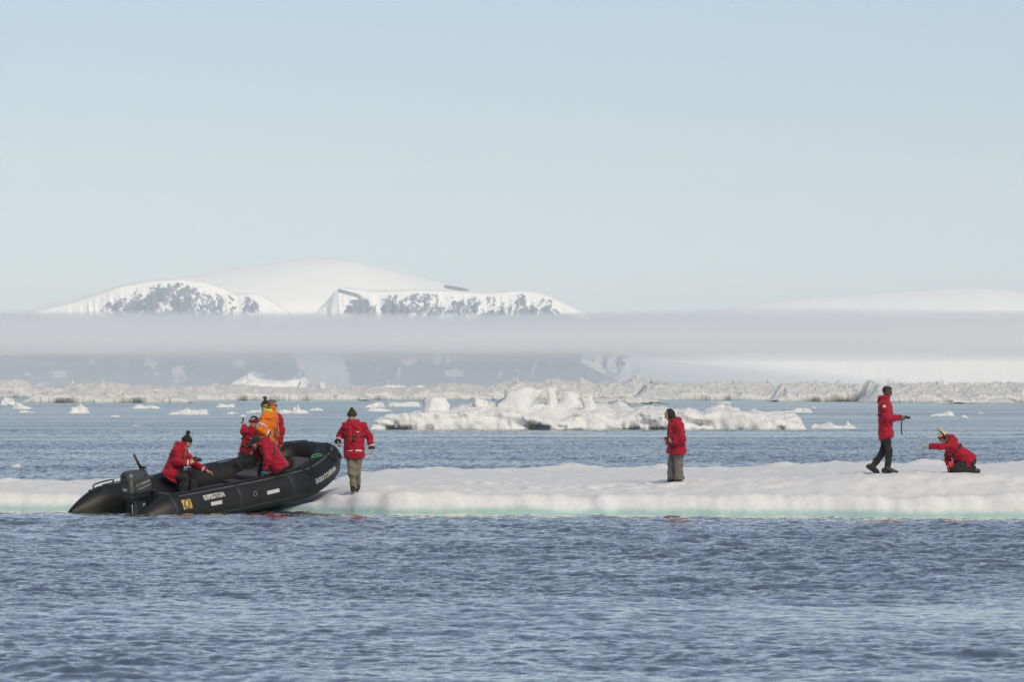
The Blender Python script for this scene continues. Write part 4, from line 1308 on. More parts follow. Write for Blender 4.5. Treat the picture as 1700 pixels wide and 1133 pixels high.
# ------------------------------------------------------------------ people
def cloth(name, col, rough=0.75, var=0.10, sheen=0.15):
    return simple_mat(name, col, rough, var, 9.0, bump=0.6, bscale=22, spec=0.25, sheen=sheen, bdist=0.012)
M_RED = cloth('red_parka', (0.34, 0.004, 0.024))
M_VEST = cloth('red_life_vest', (0.37, 0.008, 0.018), 0.6)
M_ORANGE = cloth('orange_suit', (0.72, 0.16, 0.012))
M_LIME = cloth('lime_hood', (0.55, 0.60, 0.06))
M_BLACKC = cloth('black_cloth', (0.018, 0.018, 0.019))
M_TAUPE = cloth('taupe_trousers', (0.19, 0.158, 0.112))
M_GREYT = cloth('grey_trousers', (0.145, 0.128, 0.112))
M_OLIVE = cloth('olive_knit', (0.030, 0.034, 0.016), 0.9)
M_DKNIT = cloth('dark_knit', (0.018, 0.018, 0.016), 0.95)
M_CREAM = cloth('cream_knit', (0.55, 0.47, 0.33), 0.9)
M_MUST = cloth('mustard_knit', (0.48, 0.30, 0.015), 0.9)
M_REDK = cloth('red_knit', (0.32, 0.010, 0.020), 0.9)
M_BOOT = simple_mat('boot_rubber', (0.014, 0.014, 0.014), 0.5, 0.2, 20)
M_SOLE = simple_mat('boot_sole', (0.16, 0.15, 0.14), 0.8, 0.3, 30)
M_BAND = simple_mat('reflective_band', (0.62, 0.60, 0.56), 0.5, 0.1, 30)
M_STRAP = simple_mat('black_webbing', (0.012, 0.012, 0.013), 0.7, 0.2, 60)
M_TAN = simple_mat('tan_strap', (0.33, 0.13, 0.035), 0.7, 0.1, 40)
M_GLASS = simple_mat('dark_lens', (0.010, 0.010, 0.012), 0.12, 0.1, 10)
M_EYE = simple_mat('eye', (0.05, 0.04, 0.035), 0.2, 0.1, 10)
M_GLOVE = cloth('blue_glove', (0.05, 0.14, 0.38))
def skin(name, c): return simple_mat(name, c, 0.5, 0.10, 14.0, spec=0.35)
SK1 = skin('skin_fair', (0.50, 0.27, 0.18)); SK2 = skin('skin_tanned', (0.42, 0.21, 0.13)); SK3 = skin('skin_brown', (0.17, 0.075, 0.042))
H_GREY = simple_mat('grey_hair', (0.13, 0.105, 0.085), 0.8, 0.35, 80); H_BLK = simple_mat('black_hair', (0.012, 0.010, 0.009), 0.6, 0.2, 80)

def nv(v):
    v = Vector(v)
    return v.normalized() if v.length > 1e-9 else Vector((0, 0, 1))

def head_frame(yaw, pitch, roll=0.0):
    """columns: forward, left, up.  yaw 0 = image right, 90 = away from camera, -90 = towards it"""
    M = Matrix.Rotation(R(yaw), 3, 'Z') @ Matrix.Rotation(R(-pitch), 3, 'Y') @ Matrix.Rotation(R(roll), 3, 'X')
    return M

def add_head(f, H, M, k=0.012):
    """skull, face, jaw, nose, brow, lips, chin, ears"""
    P = lambda x, y, z: H + M @ Vector((x, y, z))
    f.ell(P(-0.008, 0, 0.030), (0.098, 0.077, 0.090), M, k)
    f.ell(P(0.022, 0, -0.032), (0.070, 0.060, 0.080), M, 0.02)
    f.ell(P(0.052, 0, -0.082), (0.032, 0.034, 0.028), M, 0.02)         # chin
    for s in (-1, 1):
        f.cone(P(0.02, s * 0.045, -0.070), P(0.055, s * 0.018, -0.088), 0.022, 0.018, 0.02)   # jaw line
        f.ell(P(0.062, s * 0.036, -0.022), (0.022, 0.022, 0.020), M, 0.02)                     # cheek
        f.ell(P(-0.005, s * 0.077, -0.012), (0.018, 0.009, 0.031), M, 0.006)                   # ear
        f.ell(P(0.088, s * 0.030, 0.012), (0.014, 0.016, 0.011), M, sub=True)                  # eye socket
        f.cone(P(0.080, s * 0.045, 0.024), P(0.088, s * 0.014, 0.027), 0.008, 0.009, 0.01)    # brow
    f.cone(P(0.085, 0, 0.015), P(0.108, 0, -0.022), 0.010, 0.013, 0.008)                       # nose
    f.cone(P(0.088, 0.016, -0.055), P(0.088, -0.016, -0.055), 0.007, 0.007, 0.006)             # lips

def add_hand(f, W, D, N, side, curl=0.5, spread=0.2, L=0.185, point=False):
    """palm + four bent fingers of different length + thumb. D along the fingers, N out of the palm, side +1/-1: thumb side"""
    D = nv(D); N = nv(Vector(N) - D * Vector(N).dot(D)); S = D.cross(N) * side
    pl = L * 0.50
    for q in (-1.35, -0.45, 0.45, 1.35):
        f.cone(W + S * (q * 0.014), W + D * pl + S * (q * 0.0195), 0.015, 0.0135, 0.010)
    for i, q in enumerate((1.5, 0.5, -0.5, -1.5)):
        ln = L * (0.45, 0.50, 0.46, 0.36)[i]
        b = W + D * pl + S * (q * 0.0205)
        c1 = curl * (0.7 if point and i == 0 else 1.0)
        d1 = nv(D * math.cos(c1 * 0.8) + N * math.sin(c1 * 0.8) + S * (q * 0.06 * spread))
        d2 = nv(D * math.cos(c1 * 1.9) + N * math.sin(c1 * 1.9))
        d3 = nv(D * math.cos(c1 * 2.5) + N * math.sin(c1 * 2.5))
        p1 = b + d1 * (ln * 0.45); p2 = p1 + d2 * (ln * 0.32); p3 = p2 + d3 * (ln * 0.23)
        f.cone(b - D * 0.01, p1, 0.0100, 0.0092, 0.004)
        f.cone(p1, p2, 0.0092, 0.0086, 0.003)
        f.cone(p2, p3, 0.0086, 0.0078, 0.003)
    t0 = W + D * (pl * 0.28) + S * 0.024
    t1 = t0 + nv(D * 0.7 + S * 0.75 + N * 0.35) * 0.045
    t2 = t1 + nv(D * 0.9 + S * 0.15 + N * (0.35 + 0.4 * curl)) * 0.036
    f.cone(t0, t1, 0.0145, 0.0115, 0.006); f.cone(t1, t2, 0.011, 0.009, 0.004)

def lerp(a, b, t): return Vector(a) * (1 - t) + Vector(b) * t

def person(label, base, J, look, S, group=None):
    """J: joints (metres, x = image right, y = away, z up) in a frame at base; S: style dictionary"""
    p = empty('person', base)
    tag(p, label, 'person', group)
    J = {k: Vector(v) for k, v in J.items()}
    Mh = head_frame(*look)
    H = J['head']
    up = nv(lerp(J['shA'], J['shB'], .5) - lerp(J['hipA'], J['hipB'], .5))       # trunk axis
    chest = lerp(J['shA'], J['shB'], .5); pel = lerp(J['hipA'], J['hipB'], .5)
    lat = nv(J['shB'] - J['shA'])
    fwd = nv(S.get('fwd', lat.cross(up)))
    seed = S.get('seed', 1)
    allp = list(J.values())
    lo = np.array([min(q[i] for q in allp) for i in range(3)]) - 0.26
    hi = np.array([max(q[i] for q in allp) for i in range(3)]) + 0.26
    neck = J['neck']
    # ---------------- body: one continuous surface
    f = Field(lo, hi, 0.0105)
    add_head(f, H, Mh)
    f.cone(neck - up * 0.02, H + Mh @ Vector((-0.015, 0, -0.05)), 0.056, 0.050, 0.02)
    for s, sh, hp in (('A', J['shA'], J['hipA']), ('B', J['shB'], J['hipB'])):
        f.cone(lerp(chest, sh, .55), lerp(pel, hp, .8), 0.105, 0.10, 0.05)
        f.cone(chest, sh, 0.07, 0.058, 0.04)
        f.cone(neck, lerp(chest, sh, .6), 0.055, 0.055, 0.04)
        f.cone(sh, J['el' + s], 0.052, 0.043, 0.03)
        f.cone(J['el' + s], J['wr' + s], 0.042, 0.028, 0.02)
        f.cone(hp, J['kn' + s], 0.062, 0.048, 0.03)
        f.cone(J['kn' + s], J['an' + s], 0.045, 0.034, 0.02)
        f.cone(J['an' + s], lerp(J['an' + s], J['to' + s], 0.7), 0.032, 0.026, 0.02)
        D = J['ha' + s] - J['wr' + s]
        Nn = S.get('palm' + s, (0, 0, -1))
        add_hand(f, J['wr' + s], D, Nn, S.get('thumb' + s, 1 if s == 'A' else -1), S.get('curl' + s, 0.45))
    body = field_obj('body', f, S.get('skin', SK1), p)
    for s in (-1, 1):
        fe = Field(H - Vector((.2, .2, .2)), H + Vector((.2, .2, .2)), 0.006) if False else None
        c = H + Mh @ Vector((0.076, s * 0.030, 0.011))
        bm = bmesh.new(); bmesh.ops.create_uvsphere(bm, u_segments=8, v_segments=6, radius=0.012)
        bmesh.ops.translate(bm, vec=c, verts=bm.verts)
        me = bpy.data.meshes.new('eye'); bm.to_mesh(me); bm.free(); me.materials.append(M_EYE)
        o = bpy.data.objects.new('eye', me); COL.objects.link(o); o.parent = body
    # ---------------- trousers
    f = Field(lo, hi, 0.0165)
    w = S.get('leg', 1.0)
    for s in 'AB':
        hp, kn, an, to = (J[q + s] for q in ('hip', 'kn', 'an', 'to'))
        f.cone(pel + up * 0.06, hp, 0.115, 0.118, 0.05)
        f.cone(hp, kn, 0.112 * w, 0.090 * w, 0.045)
        d = nv(an - kn)
        f.cone(kn, an + d * 0.06, 0.088 * w, 0.080 * w * S.get('flare', 1.0), 0.03, cut=(an + d * S.get('cuffdrop', 0.03), d))
    field_obj('trousers', f, S['trousers'], p, 0.010, (8, 8, 9), seed)
    # ---------------- boots
    for s in 'AB':
        an, to, kn = J['an' + s], J['to' + s], J['kn' + s]
        sh_ = nv(kn - an)
        fd = nv(to - an)
        foot = nv(Vector(to) - an)
        f = Field(np.minimum(np.array(an), np.array(to)) - 0.2, np.maximum(np.array(an), np.array(to)) + 0.25, 0.0135)
        dn = S.get('down' + s, nv(-(sh_ - foot * sh_.dot(foot)) - foot * 0.25))
        heel = an + dn * 0.055 - foot * 0.045
        ball = to - foot * 0.03
        f.cone(an + sh_ * 0.12, an, 0.062, 0.058, 0.02)
        f.cone(heel, ball, 0.046, 0.045, 0.04)
        f.cone(an, ball, 0.055, 0.042, 0.03)
        b = field_obj('boot', f, M_BOOT, p, 0.003, (20, 20, 20), seed)
        f = Field(np.minimum(np.array(heel), np.array(to)) - 0.15, np.maximum(np.array(heel), np.array(to)) + 0.15, 0.0135)
        f.cone(heel + dn * 0.032, ball + dn * 0.030, 0.034, 0.033, 0.0)
        field_obj('sole', f, S.get('sole', M_SOLE), b)
    # ---------------- parka
    f = Field(lo, hi, 0.0145)
    bulk = S.get('bulk', 1.0)
    hem = pel - up * S.get('hem', 0.14)
    hn = nv(-up + fwd * S.get('hemtilt', 0.0))
    cutp = (hem, hn)
    for s in 'AB':
        sh, hp = J['sh' + s], J['hip' + s]
        f.cone(lerp(chest, sh, .62) - up * 0.03, lerp(pel, hp, 1.0), 0.125 * bulk, 0.145 * bulk, 0.07, cut=cutp)
        f.cone(lerp(pel, hp, 1.0), lerp(pel, hp, 1.05) - up * 0.25, 0.145 * bulk, 0.155 * bulk, 0.05, cut=cutp)
        f.cone(neck - up * 0.02, sh, 0.085, 0.088, 0.06)
    f.cone(chest + fwd * 0.02, pel + fwd * 0.03, 0.135 * bulk, 0.145 * bulk, 0.06, cut=cutp)
    f.cone(pel, pel - up * 0.25, 0.14 * bulk, 0.15 * bulk, 0.05, cut=cutp)
    torsoF = f.F.copy()
    for s in 'AB':
        sh, el, wr = (J[q + s] for q in ('sh', 'el', 'wr'))
        f.cone(sh, el, 0.088 * S.get('arm', 1), 0.078 * S.get('arm', 1), 0.028)
        d = nv(wr - el)
        f.cone(el, wr + d * 0.05, 0.076 * S.get('arm', 1), 0.062, 0.03, cut=(wr + d * 0.005, d))
    # standing collar and rolled hood behind the neck
    f.cone(neck - up * 0.01, neck + up * S.get('collar', 0.05) + fwd * 0.02, 0.088, 0.084, 0.03, cut=(neck + up * (S.get('collar', 0.05) + 0.035), nv(up * 0.9 - fwd * 0.25)))
    jacket = f
    jk = field_obj('parka', f, S['coat'], p, 0.0105, (7, 7, 13), seed + 20)
    if S.get('hood', True):
        f2 = Field(lo, hi, 0.0145)
        bk = neck - fwd * 0.10 + up * 0.025
        hl = [neck + lat * 0.105 + up * 0.035 + fwd * 0.03, neck + lat * 0.085 - fwd * 0.06 + up * 0.03, bk + up * 0.01, neck - lat * 0.085 - fwd * 0.06 + up * 0.03, neck - lat * 0.105 + up * 0.035 + fwd * 0.03]
        hs = S.get('hoodsize', 1.0)
        for a, b in zip(hl[:-1], hl[1:]):
            f2.cone(a, b, 0.045 * hs, 0.045 * hs, 0.02)
        f2.cone(bk, bk - up * 0.07 - fwd * 0.02, 0.065 * hs, 0.05 * hs, 0.03)
        hd = field_obj('hood', f2, S.get('hoodmat', S['coat']), jk, 0.006, (10, 10, 10), seed + 4)
        if S.get('hoodlining'):
            f3 = Field(lo, hi, 0.0125)
            up2 = up * 0.036 * hs
            for a, b in zip(hl[:-1], hl[1:]):
                f3.cone(a + up2, b + up2, 0.022 * hs, 0.022 * hs, 0.01)
            field_obj('hood_lining', f3, S['hoodlining'], jk)
    def band(name, point, nrm, half, off, mat, lim=None, parent=jk, extra=None, src=None):
        src = jacket.F if src is None else src
        g = Field(lo, hi, 0.0145)
        sl, P = g.all()
        pl = np.abs((P - np.array(point)) @ np.array(nv(nrm))) - half
        d = np.maximum(src - off, pl)
        d = np.maximum(d, -(src + 0.03))
        if lim is not None:
            d = np.maximum(d, np.linalg.norm(P - np.array(lim[0]), axis=-1) - lim[1])
        if extra is not None:
            for (q, n2) in extra:
                d = np.maximum(d, (P - np.array(q)) @ np.array(nv(n2)))
        g.F = d.astype(np.float32)
        V, F = g.mesh()
        if len(V): mesh_obj(name, wrinkled(V, F, 0.0105, (7, 7, 13), seed + 20), F, mat, parent)
    torso_lim = (lerp(chest, pel, .4), 0.30)
    if S.get('belt'):
        band('chest_strap', lerp(chest, pel, S['belt']), up + fwd * S.get('belttilt', 0.0), 0.020, 0.011, M_STRAP, torso_lim, src=torsoF)
    for s in S.get('cuffs', ''):
        el, wr = J['el' + s], J['wr' + s]
        band('cuff_band', lerp(el, wr, 0.80), wr - el, 0.018, 0.009, M_BAND, (lerp(el, wr, .8), 0.12))
    for s in S.get('cuffs_black', ''):
        el, wr = J['el' + s], J['wr' + s]
        band('cuff', lerp(el, wr, 0.97), wr - el, 0.018, 0.006, M_STRAP, (wr, 0.10))
    for s in S.get('armband', ''):
        sh, el = J['sh' + s], J['el' + s]
        band('arm_band', lerp(sh, el, 0.62), el - sh, 0.020, 0.009, M_BAND, (lerp(sh, el, .62), 0.13), extra=[(lerp(sh, chest, .25), nv(chest - sh))])
    if S.get('pockets'):
        for sg in S['pockets']:
            c = lerp(chest, pel, 0.86) + lat * (0.115 * sg) + fwd * 0.17
            band('pocket_band', lerp(chest, pel, 0.86), up, 0.020, 0.010, M_BAND, (c, 0.085))
    if S.get('crossstrap'):
        a, b, mat = S['crossstrap']
        nrm = nv((Vector(b) - Vector(a)).cross(fwd))
        band('shoulder_strap', a, nrm, 0.016, 0.011, mat, (lerp(a, b, .5), (Vector(b) - Vector(a)).length / 2 + 0.04), src=torsoF)
    if S.get('vest'):
        f4 = Field(lo, hi, 0.0145)
        for sg in (-1, 1):
            t = neck + lat * (0.075 * sg) + up * 0.015 + fwd * 0.05
            m_ = chest + lat * (0.085 * sg) + fwd * 0.110 * bulk - up * 0.05
            e = lerp(chest, pel, .52) + lat * (0.075 * sg) + fwd * 0.118 * bulk
            f4.cone(neck + lat * (0.06 * sg) - fwd * 0.07 + up * 0.01, t, 0.032, 0.036, 0.02)
            f4.cone(t, m_, 0.040, 0.058, 0.02); f4.cone(m_, e, 0.058, 0.060, 0.02)
        v = field_obj('life_vest', f4, M_VEST, p, 0.004, (10, 10, 10), seed + 9)
        c = lerp(chest, pel, .5) + fwd * 0.195 * bulk
        box_obj('buckle', c, (0.07, 0.05, 0.05), M_STRAP, v, bevel=0.01)
        box_obj('vest_tag', lerp(chest, pel, .22) + lat * 0.085 + fwd * 0.19 * bulk, (0.05, 0.02, 0.025) if abs(fwd.y) > .5 else (0.02, 0.05, 0.025), M_BAND, v, bevel=0.004)
    # ---------------- head gear
    P = lambda x, y, z: H + Mh @ Vector((x, y, z))
    hat = S.get('hat')
    if hat:
        f5 = Field(H - Vector((.3, .3, .3)), H + Vector((.3, .3, .42)), 0.0115)
        n_ = Mh @ Vector((0.20, 0, -0.98)).normalized()
        cut = (P(0.06, 0, 0.022), n_)
        tall = hat.get('tall', 0.0)
        f5.ell(P(-0.012, 0, 0.040), (0.116, 0.097, 0.098), Mh, 0.0, cut=cut)
        f5.cone(P(-0.02, 0, 0.05), P(-0.025, 0, 0.075 + tall), 0.088, 0.075 - tall * 0.45, 0.03)
        h_ = field_obj('beanie', f5, hat['mat'], p, 0.003, (30, 30, 30), seed)
        f6 = Field(H - Vector((.3, .3, .3)), H + Vector((.3, .3, .3)), 0.0115)
        c2 = (P(0.04, 0, 0.066), Mh @ Vector((-0.12, 0, 0.99)).normalized())
        f6.ell(P(-0.012, 0, 0.040), (0.124, 0.105, 0.110), Mh, 0.0, cut=[cut, c2])
        field_obj('hat_brim', f6, hat.get('brim', hat['mat']), h_, 0.002, (30, 30, 30), seed)
        if hat.get('mid'):
            f7 = Field(H - Vector((.3, .3, .3)), H + Vector((.3, .3, .3)), 0.0115)
            f7.ell(P(-0.014, 0, 0.045), (0.122, 0.103, 0.110), Mh, 0.0, cut=[(P(0, 0, 0.072), Mh @ Vector((-0.1, 0, -1)).normalized()), (P(0, 0, 0.108), Mh @ Vector((-0.1, 0, 1)).normalized())])
            field_obj('hat_stripe', f7, hat['mid'], h_)
        if hat.get('pom'):
            f8 = Field(H - Vector((.3, .3, .3)), H + Vector((.3, .3, .42)), 0.0115)
            r_ = hat.get('pomr', 0.045)
            c_ = P(-0.03, 0, 0.155 + tall + r_ * 0.5)
            rr = random.Random(seed)
            f8.ell(c_, (r_, r_, r_), None, 0.0)
            for i in range(26):
                d = Vector((rr.gauss(0, 1), rr.gauss(0, 1), rr.gauss(0, 1))).normalized()
                f8.cone(c_, c_ + d * (r_ * 1.12), r_ * 0.3, r_ * 0.2, 0.004)
            field_obj('pompom', f8, hat['pom'], h_, 0.004, (50, 50, 50), seed)
        if hat.get('text'):
            Tt = text_mesh(hat['text'], 0.05, 0.02)
            z0 = hat.get('textz', 0.090)
            V = []
            for v in Tt[0]:
                a = R(hat.get('texta', 0)) + v.x / 0.108
                z = z0 + v.y
                k_ = math.sqrt(max(0.05, 1 - ((z - 0.045) / 0.112) ** 2))
                V.append(P(-0.014 + math.cos(a) * 0.129 * k_, math.sin(a) * 0.110 * k_, z))
            mesh_obj('lettering', V, Tt[1], hat.get('textmat', M_WHITE), h_, smooth=False)
    hair = S.get('hair')
    if hair:
        f5 = Field(H - Vector((.3, .3, .3)), H + Vector((.3, .3, .3)), 0.0105)
        f5.ell(P(-0.014, 0, 0.036), (0.100, 0.080, 0.090), Mh, 0.0, cut=[(P(0.055, 0, 0.050), Mh @ Vector((0.72, 0, -0.70)).normalized()), (P(-0.02, 0, -0.045), Mh @ Vector((0, 0, -1)))])
        f5.ell(P(0.018, 0, 0.086), (0.070, 0.058, 0.034), Mh, 0.01)
        field_obj('hair', f5, hair, p, 0.002, (60, 60, 60), seed)
        if S.get('beard'):
            f5 = Field(H - Vector((.3, .3, .3)), H + Vector((.3, .3, .3)), 0.0105)
            f5.ell(P(0.040, 0, -0.080), (0.050, 0.052, 0.040), Mh, 0.0, cut=(P(0.0, 0, -0.062), Mh @ Vector((-.25, 0, 1)).normalized()))
            for s in (-1, 1):
                f5.cone(P(-0.0, s * 0.066, -0.02), P(0.03, s * 0.052, -0.07), 0.014, 0.018, 0.01)
            field_obj('beard', f5, hair, p, 0.002, (60, 60, 60), seed)
    if S.get('balaclava'):
        f5 = Field(H - Vector((.3, .3, .3)), H + Vector((.3, .3, .3)), 0.0105)
        f5.ell(P(-0.022, 0, 0.026), (0.112, 0.098, 0.112), Mh, 0.0, cut=(P(0.040, 0, 0.0), Mh @ Vector((1, 0, 0.25)).normalized()))
        f5.cone(P(-0.03, 0, -0.03), neck, 0.092, 0.085, 0.04, cut=(P(0.045, 0, -0.06), Mh @ Vector((1, 0, 0.35)).normalized()))
        field_obj('knit_hood', f5, S['balaclava'], p, 0.003, (30, 30, 30), seed)
    if S.get('glasses'):
        for s in (-1, 1):
            c = P(0.094, s * 0.033, 0.010)
            bm = bmesh.new(); bmesh.ops.create_uvsphere(bm, u_segments=12, v_segments=8, radius=1)
            for v in bm.verts: v.co = c + Mh @ Vector((v.co.x * 0.007, v.co.y * 0.027, v.co.z * 0.019))
            me = bpy.data.meshes.new('lens'); bm.to_mesh(me); bm.free(); me.materials.append(M_GLASS)
            g_ = bpy.data.objects.new('glasses_lens', me); COL.objects.link(g_); g_.parent = p
            tube_obj('glasses_arm', [P(0.090, s * 0.058, 0.014), P(0.04, s * 0.080, 0.014), P(-0.01, s * 0.084, 0.010)], 0.005, M_GLASS, p, 5)
    if S.get('headphones'):
        pts = [P(-0.01 + 0.0, math.cos(a) * 0.118, 0.02 + math.sin(a) * 0.118) for a in np.linspace(0, math.pi, 16)]
        hp_ = tube_obj('goggle_strap', pts, 0.016, M_STRAP, p, 8)
        for s in (-1, 1):
            fz = Field(H - Vector((.3, .3, .3)), H + Vector((.3, .3, .3)), 0.0125)
            fz.cone(P(-0.01, s * 0.095, 0.0), P(-0.01, s * 0.125, 0.0), 0.042, 0.036, 0.0)
            field_obj('ear_cup', fz, M_STRAP, hp_)
    if S.get('patch'):
        s = S['patch']
        band('sleeve_patch', J['sh' + s] - up * 0.02, up, 0.035, 0.008, M_BAND, (J['sh' + s] + Vector((0.01, -0.09, -0.03)), 0.038))
    return p, J, Mh

def zoomer(ox, oy, zs, ppm, x0, y0):
    """reads positions from an enlarged part of the photo: zoom pixel -> metres from the origin"""
    k = 1.0 / (zs * ppm)
    return lambda zx, zy, y=0.0: Vector(((zx - ox) * k, y, (oy - zy) * k))

# ---- P6: man walking towards the camera
D6 = 120.6
b6 = px(589, 818, D6); b6.z = gz(b6.x, b6.y) - 0.005
q = zoomer(325, 1050, 6.66, FPX / D6, 0, 0)
J6 = dict(head=q(294, 205, -0.03), neck=q(305, 285, 0.0), shA=q(222, 318, -0.02), shB=q(410, 312, 0.02),
          elA=q(160, 425, 0.06), wrA=q(140, 487, -0.10), haA=q(146, 535, -0.16), elB=q(488, 440, 0.08), wrB=q(513, 560, 0.0), haB=q(512, 625, -0.03),
          hipA=q(275, 630, 0.0), hipB=q(362, 630, 0.0), knA=q(290, 830, -0.10), knB=q(345, 832, 0.02), anA=q(312, 990, -0.08), anB=q(352, 980, 0.20), toA=q(310, 1026, -0.26), toB=q(352, 1012, 0.02))
p6, _, _ = person('man in red parka and olive beanie walking towards the camera beside the boat bow', b6, J6, (-105, -14), dict(
    coat=M_RED, trousers=M_TAUPE, skin=SK1, hat=dict(mat=M_OLIVE, tall=0.075), glasses=False, vest=True, belt=0.36, cuffs='AB', cuffs_black='AB', pockets=(-1, 1), fwd=(0, -1, 0.05), hem=0.06, leg=0.90, bulk=0.97,
    palmA=(1, 0, 0), palmB=(-1, 0, 0), thumbA=1, thumbB=-1, curlA=0.9, curlB=0.75, downA=Vector((0,0,-1)), downB=Vector((0,0,-1)), seed=6, hoodlining=M_BLACKC, hoodsize=0.95))

# ---- P7: standing person looking down to the left
D7 = 121.0
b7 = px(1122, 803, D7); b7.z = gz(b7.x, b7.y) - 0.01
q = zoomer(430, 1015, 7.08, FPX / D7, 0, 0)
J7 = dict(head=q(352, 222, 0.0), neck=q(400, 300, 0.0), shA=q(455, 345, -0.17), shB=q(420, 345, 0.17),
          elA=q(508, 500, -0.31), wrA=q(392, 548, -0.27), haA=q(345, 528, -0.18), elB=q(400, 500, 0.24), wrB=q(330, 535, 0.06), haB=q(300, 515, -0.02),
          hipA=q(462, 640, -0.09), hipB=q(415, 640, 0.09), knA=q(458, 815, -0.10), knB=q(385, 815, 0.09), anA=q(462, 960, -0.10), anB=q(388, 958, 0.09), toA=q(420, 1012, -0.14), toB=q(345, 995, 0.05))
p7, _, _ = person('person with black knit hood and grey trousers standing alone on the floe, looking left', b7, J7, (186, -24), dict(
    coat=M_RED, trousers=M_GREYT, skin=SK1, balaclava=M_BLACKC, vest=True, belt=0.28, cuffs_black='AB', fwd=(-1, -0.15, 0.0), hem=0.05, leg=1.08, flare=1.18, cuffdrop=0.03, bulk=1.12, hemtilt=0.1,
    palmA=(0, 0.5, 1), palmB=(0, -0.5, 1), thumbA=-1, thumbB=1, curlA=0.7, curlB=0.7, seed=7, hoodsize=1.25, hoodlining=M_BLACKC))

# ---- P8: man walking to the right with a camera held out
D8 = 120.0
b8 = px(1472, 789, D8); b8.z = gz(b8.x, b8.y) + 0.0
q = zoomer(360, 1060, 6.667, FPX / D8, 0, 0)
J8 = dict(head=q(366, 150, 0.0), neck=q(342, 232, 0.0), shA=q(318, 292, -0.18), shB=q(345, 290, 0.18),
          elA=q(352, 440, -0.24), wrA=q(500, 437, -0.10), haA=q(575, 432, -0.06), elB=q(400, 440, 0.22), wrB=q(500, 440, 0.06), haB=q(570, 440, 0.03),
          hipA=q(345, 640, -0.09), hipB=q(350, 640, 0.09), knA=q(382, 800, -0.10), knB=q(325, 812, 0.10), anA=q(362, 1000, -0.11), anB=q(205, 975, 0.10), toA=q(475, 1050, -0.10), toB=q(270, 1050, 0.11))
p8, _, _ = person('dark haired man in red parka and black trousers walking right along the floe', b8, J8, (-5, -12), dict(
    coat=M_RED, trousers=M_BLACKC, skin=SK3, hair=H_BLK, beard=True, glasses=True, vest=True, belt=0.32, cuffs_black='AB', fwd=(1, -0.05, 0.0), hem=0.04, hemtilt=0.25, leg=0.84, bulk=0.98,
    palmA=(0.2, 1, -0.3), palmB=(0.2, -1, -0.3), thumbA=1, thumbB=-1, curlA=0.85, curlB=0.85, seed=8, patch='A', sole=M_BOOT, cuffdrop=-0.05))

# ---- P9: kneeling person reaching out
D9 = 120.0
b9 = px(1602, 790, D9); b9.z = gz(b9.x, b9.y) + 0.02
q = zoomer(1260, 1062, 6.667, FPX / D9, 0, 0)
J9 = dict(head=q(1022, 672, -0.02), neck=q(1095, 728, 0.0), shA=q(1120, 765, -0.16), shB=q(1105, 765, 0.17),
          elA=q(985, 762, -0.22), wrA=q(862, 760, -0.20), haA=q(812, 772, -0.18), elB=q(1075, 880, 0.20), wrB=q(1085, 960, 0.08), haB=q(1080, 1010, 0.05),
          hipA=q(1305, 920, -0.10), hipB=q(1305, 920, 0.10), knA=q(1165, 1015, -0.13), knB=q(1130, 1012, 0.14), anA=q(1350, 1030, -0.12), anB=q(1330, 1030, 0.12), toA=q(1415, 1042, -0.12), toB=q(1395, 1042, 0.12))
p9, _, _ = person('kneeling person in cream pompom hat reaching one arm out to the left', b9, J9, (190, -32), dict(
    coat=M_RED, trousers=M_BLACKC, skin=SK1, hat=dict(mat=M_CREAM, brim=M_REDK, tall=0.02, pom=M_CREAM, pomr=0.05), headphones=True, vest=True, belt=0.26, cuffs_black='A', fwd=(-0.55, 0, -0.8), hem=0.06, leg=1.2, bulk=1.12,
    palmA=(0, 0, -1), palmB=(1, 0, 0), curlA=0.5, curlB=0.5, seed=9, hoodsize=1.3, downA=Vector((0.25, 0, -1)), downB=Vector((0.25, 0, -1)), hoodlining=M_BLACKC))
# the bright red float pouch hanging at the kneeling person's chest belongs to the vest
f = Field(J9['wrB'] - Vector((.3, .3, .3)), J9['wrB'] + Vector((.3, .3, .3)), 0.0125)
c = q(1105, 965, -0.06)
f.rbox(c, (0.055, 0.035, 0.07), 0.025)
field_obj('red_pouch', f, simple_mat('bright_red_nylon', (0.62, 0.02, 0.012), 0.5, 0.1, 20), p9, 0.004, (20, 20, 20), 3)

# ---- P1: seated at the stern
D1 = 121.6
b1 = px(290, 812, D1)
q = zoomer(378, 1057, 9.44, FPX / D1, 0, 0)
J1 = dict(head=q(572, 322, 0.0), neck=q(490, 405, 0.0), shA=q(430, 470, -0.17), shB=q(480, 462, 0.17),
          elA=q(432, 640, -0.26), wrA=q(625, 655, -0.20), haA=q(715, 600, -0.16), elB=q(690, 680, 0.16), wrB=q(872, 772, 0.06), haB=q(955, 800, 0.04),
          hipA=q(300, 860, -0.09), hipB=q(330, 860, 0.10), knA=q(535, 880, -0.16), knB=q(655, 835, 0.16), anA=q(520, 1120, -0.18), anB=q(665, 1105, 0.12), toA=q(640, 1165, -0.20), toB=q(790, 1150, 0.12))
p1, _, _ = person('person in dark pompom beanie seated near the motor, reaching along the tube', b1, J1, (14, -16), dict(
    coat=M_RED, trousers=M_BLACKC, skin=SK1, hat=dict(mat=M_DKNIT, tall=0.02, pom=M_BLACKC, pomr=0.045), glasses=True, cuffs='AB', belt=0.22, fwd=(1, -0.05, -0.25), hem=0.05, hemtilt=-0.3, leg=1.0, bulk=1.22, arm=1.1, collar=0.08,
    palmA=(0.1, 1, 0), palmB=(0, 0, -1), thumbA=1, curlA=0.9, curlB=0.35, seed=11, hoodsize=1.35,
    crossstrap=(q(440, 330, -0.1), q(620, 580, -0.12), M_TAN)))

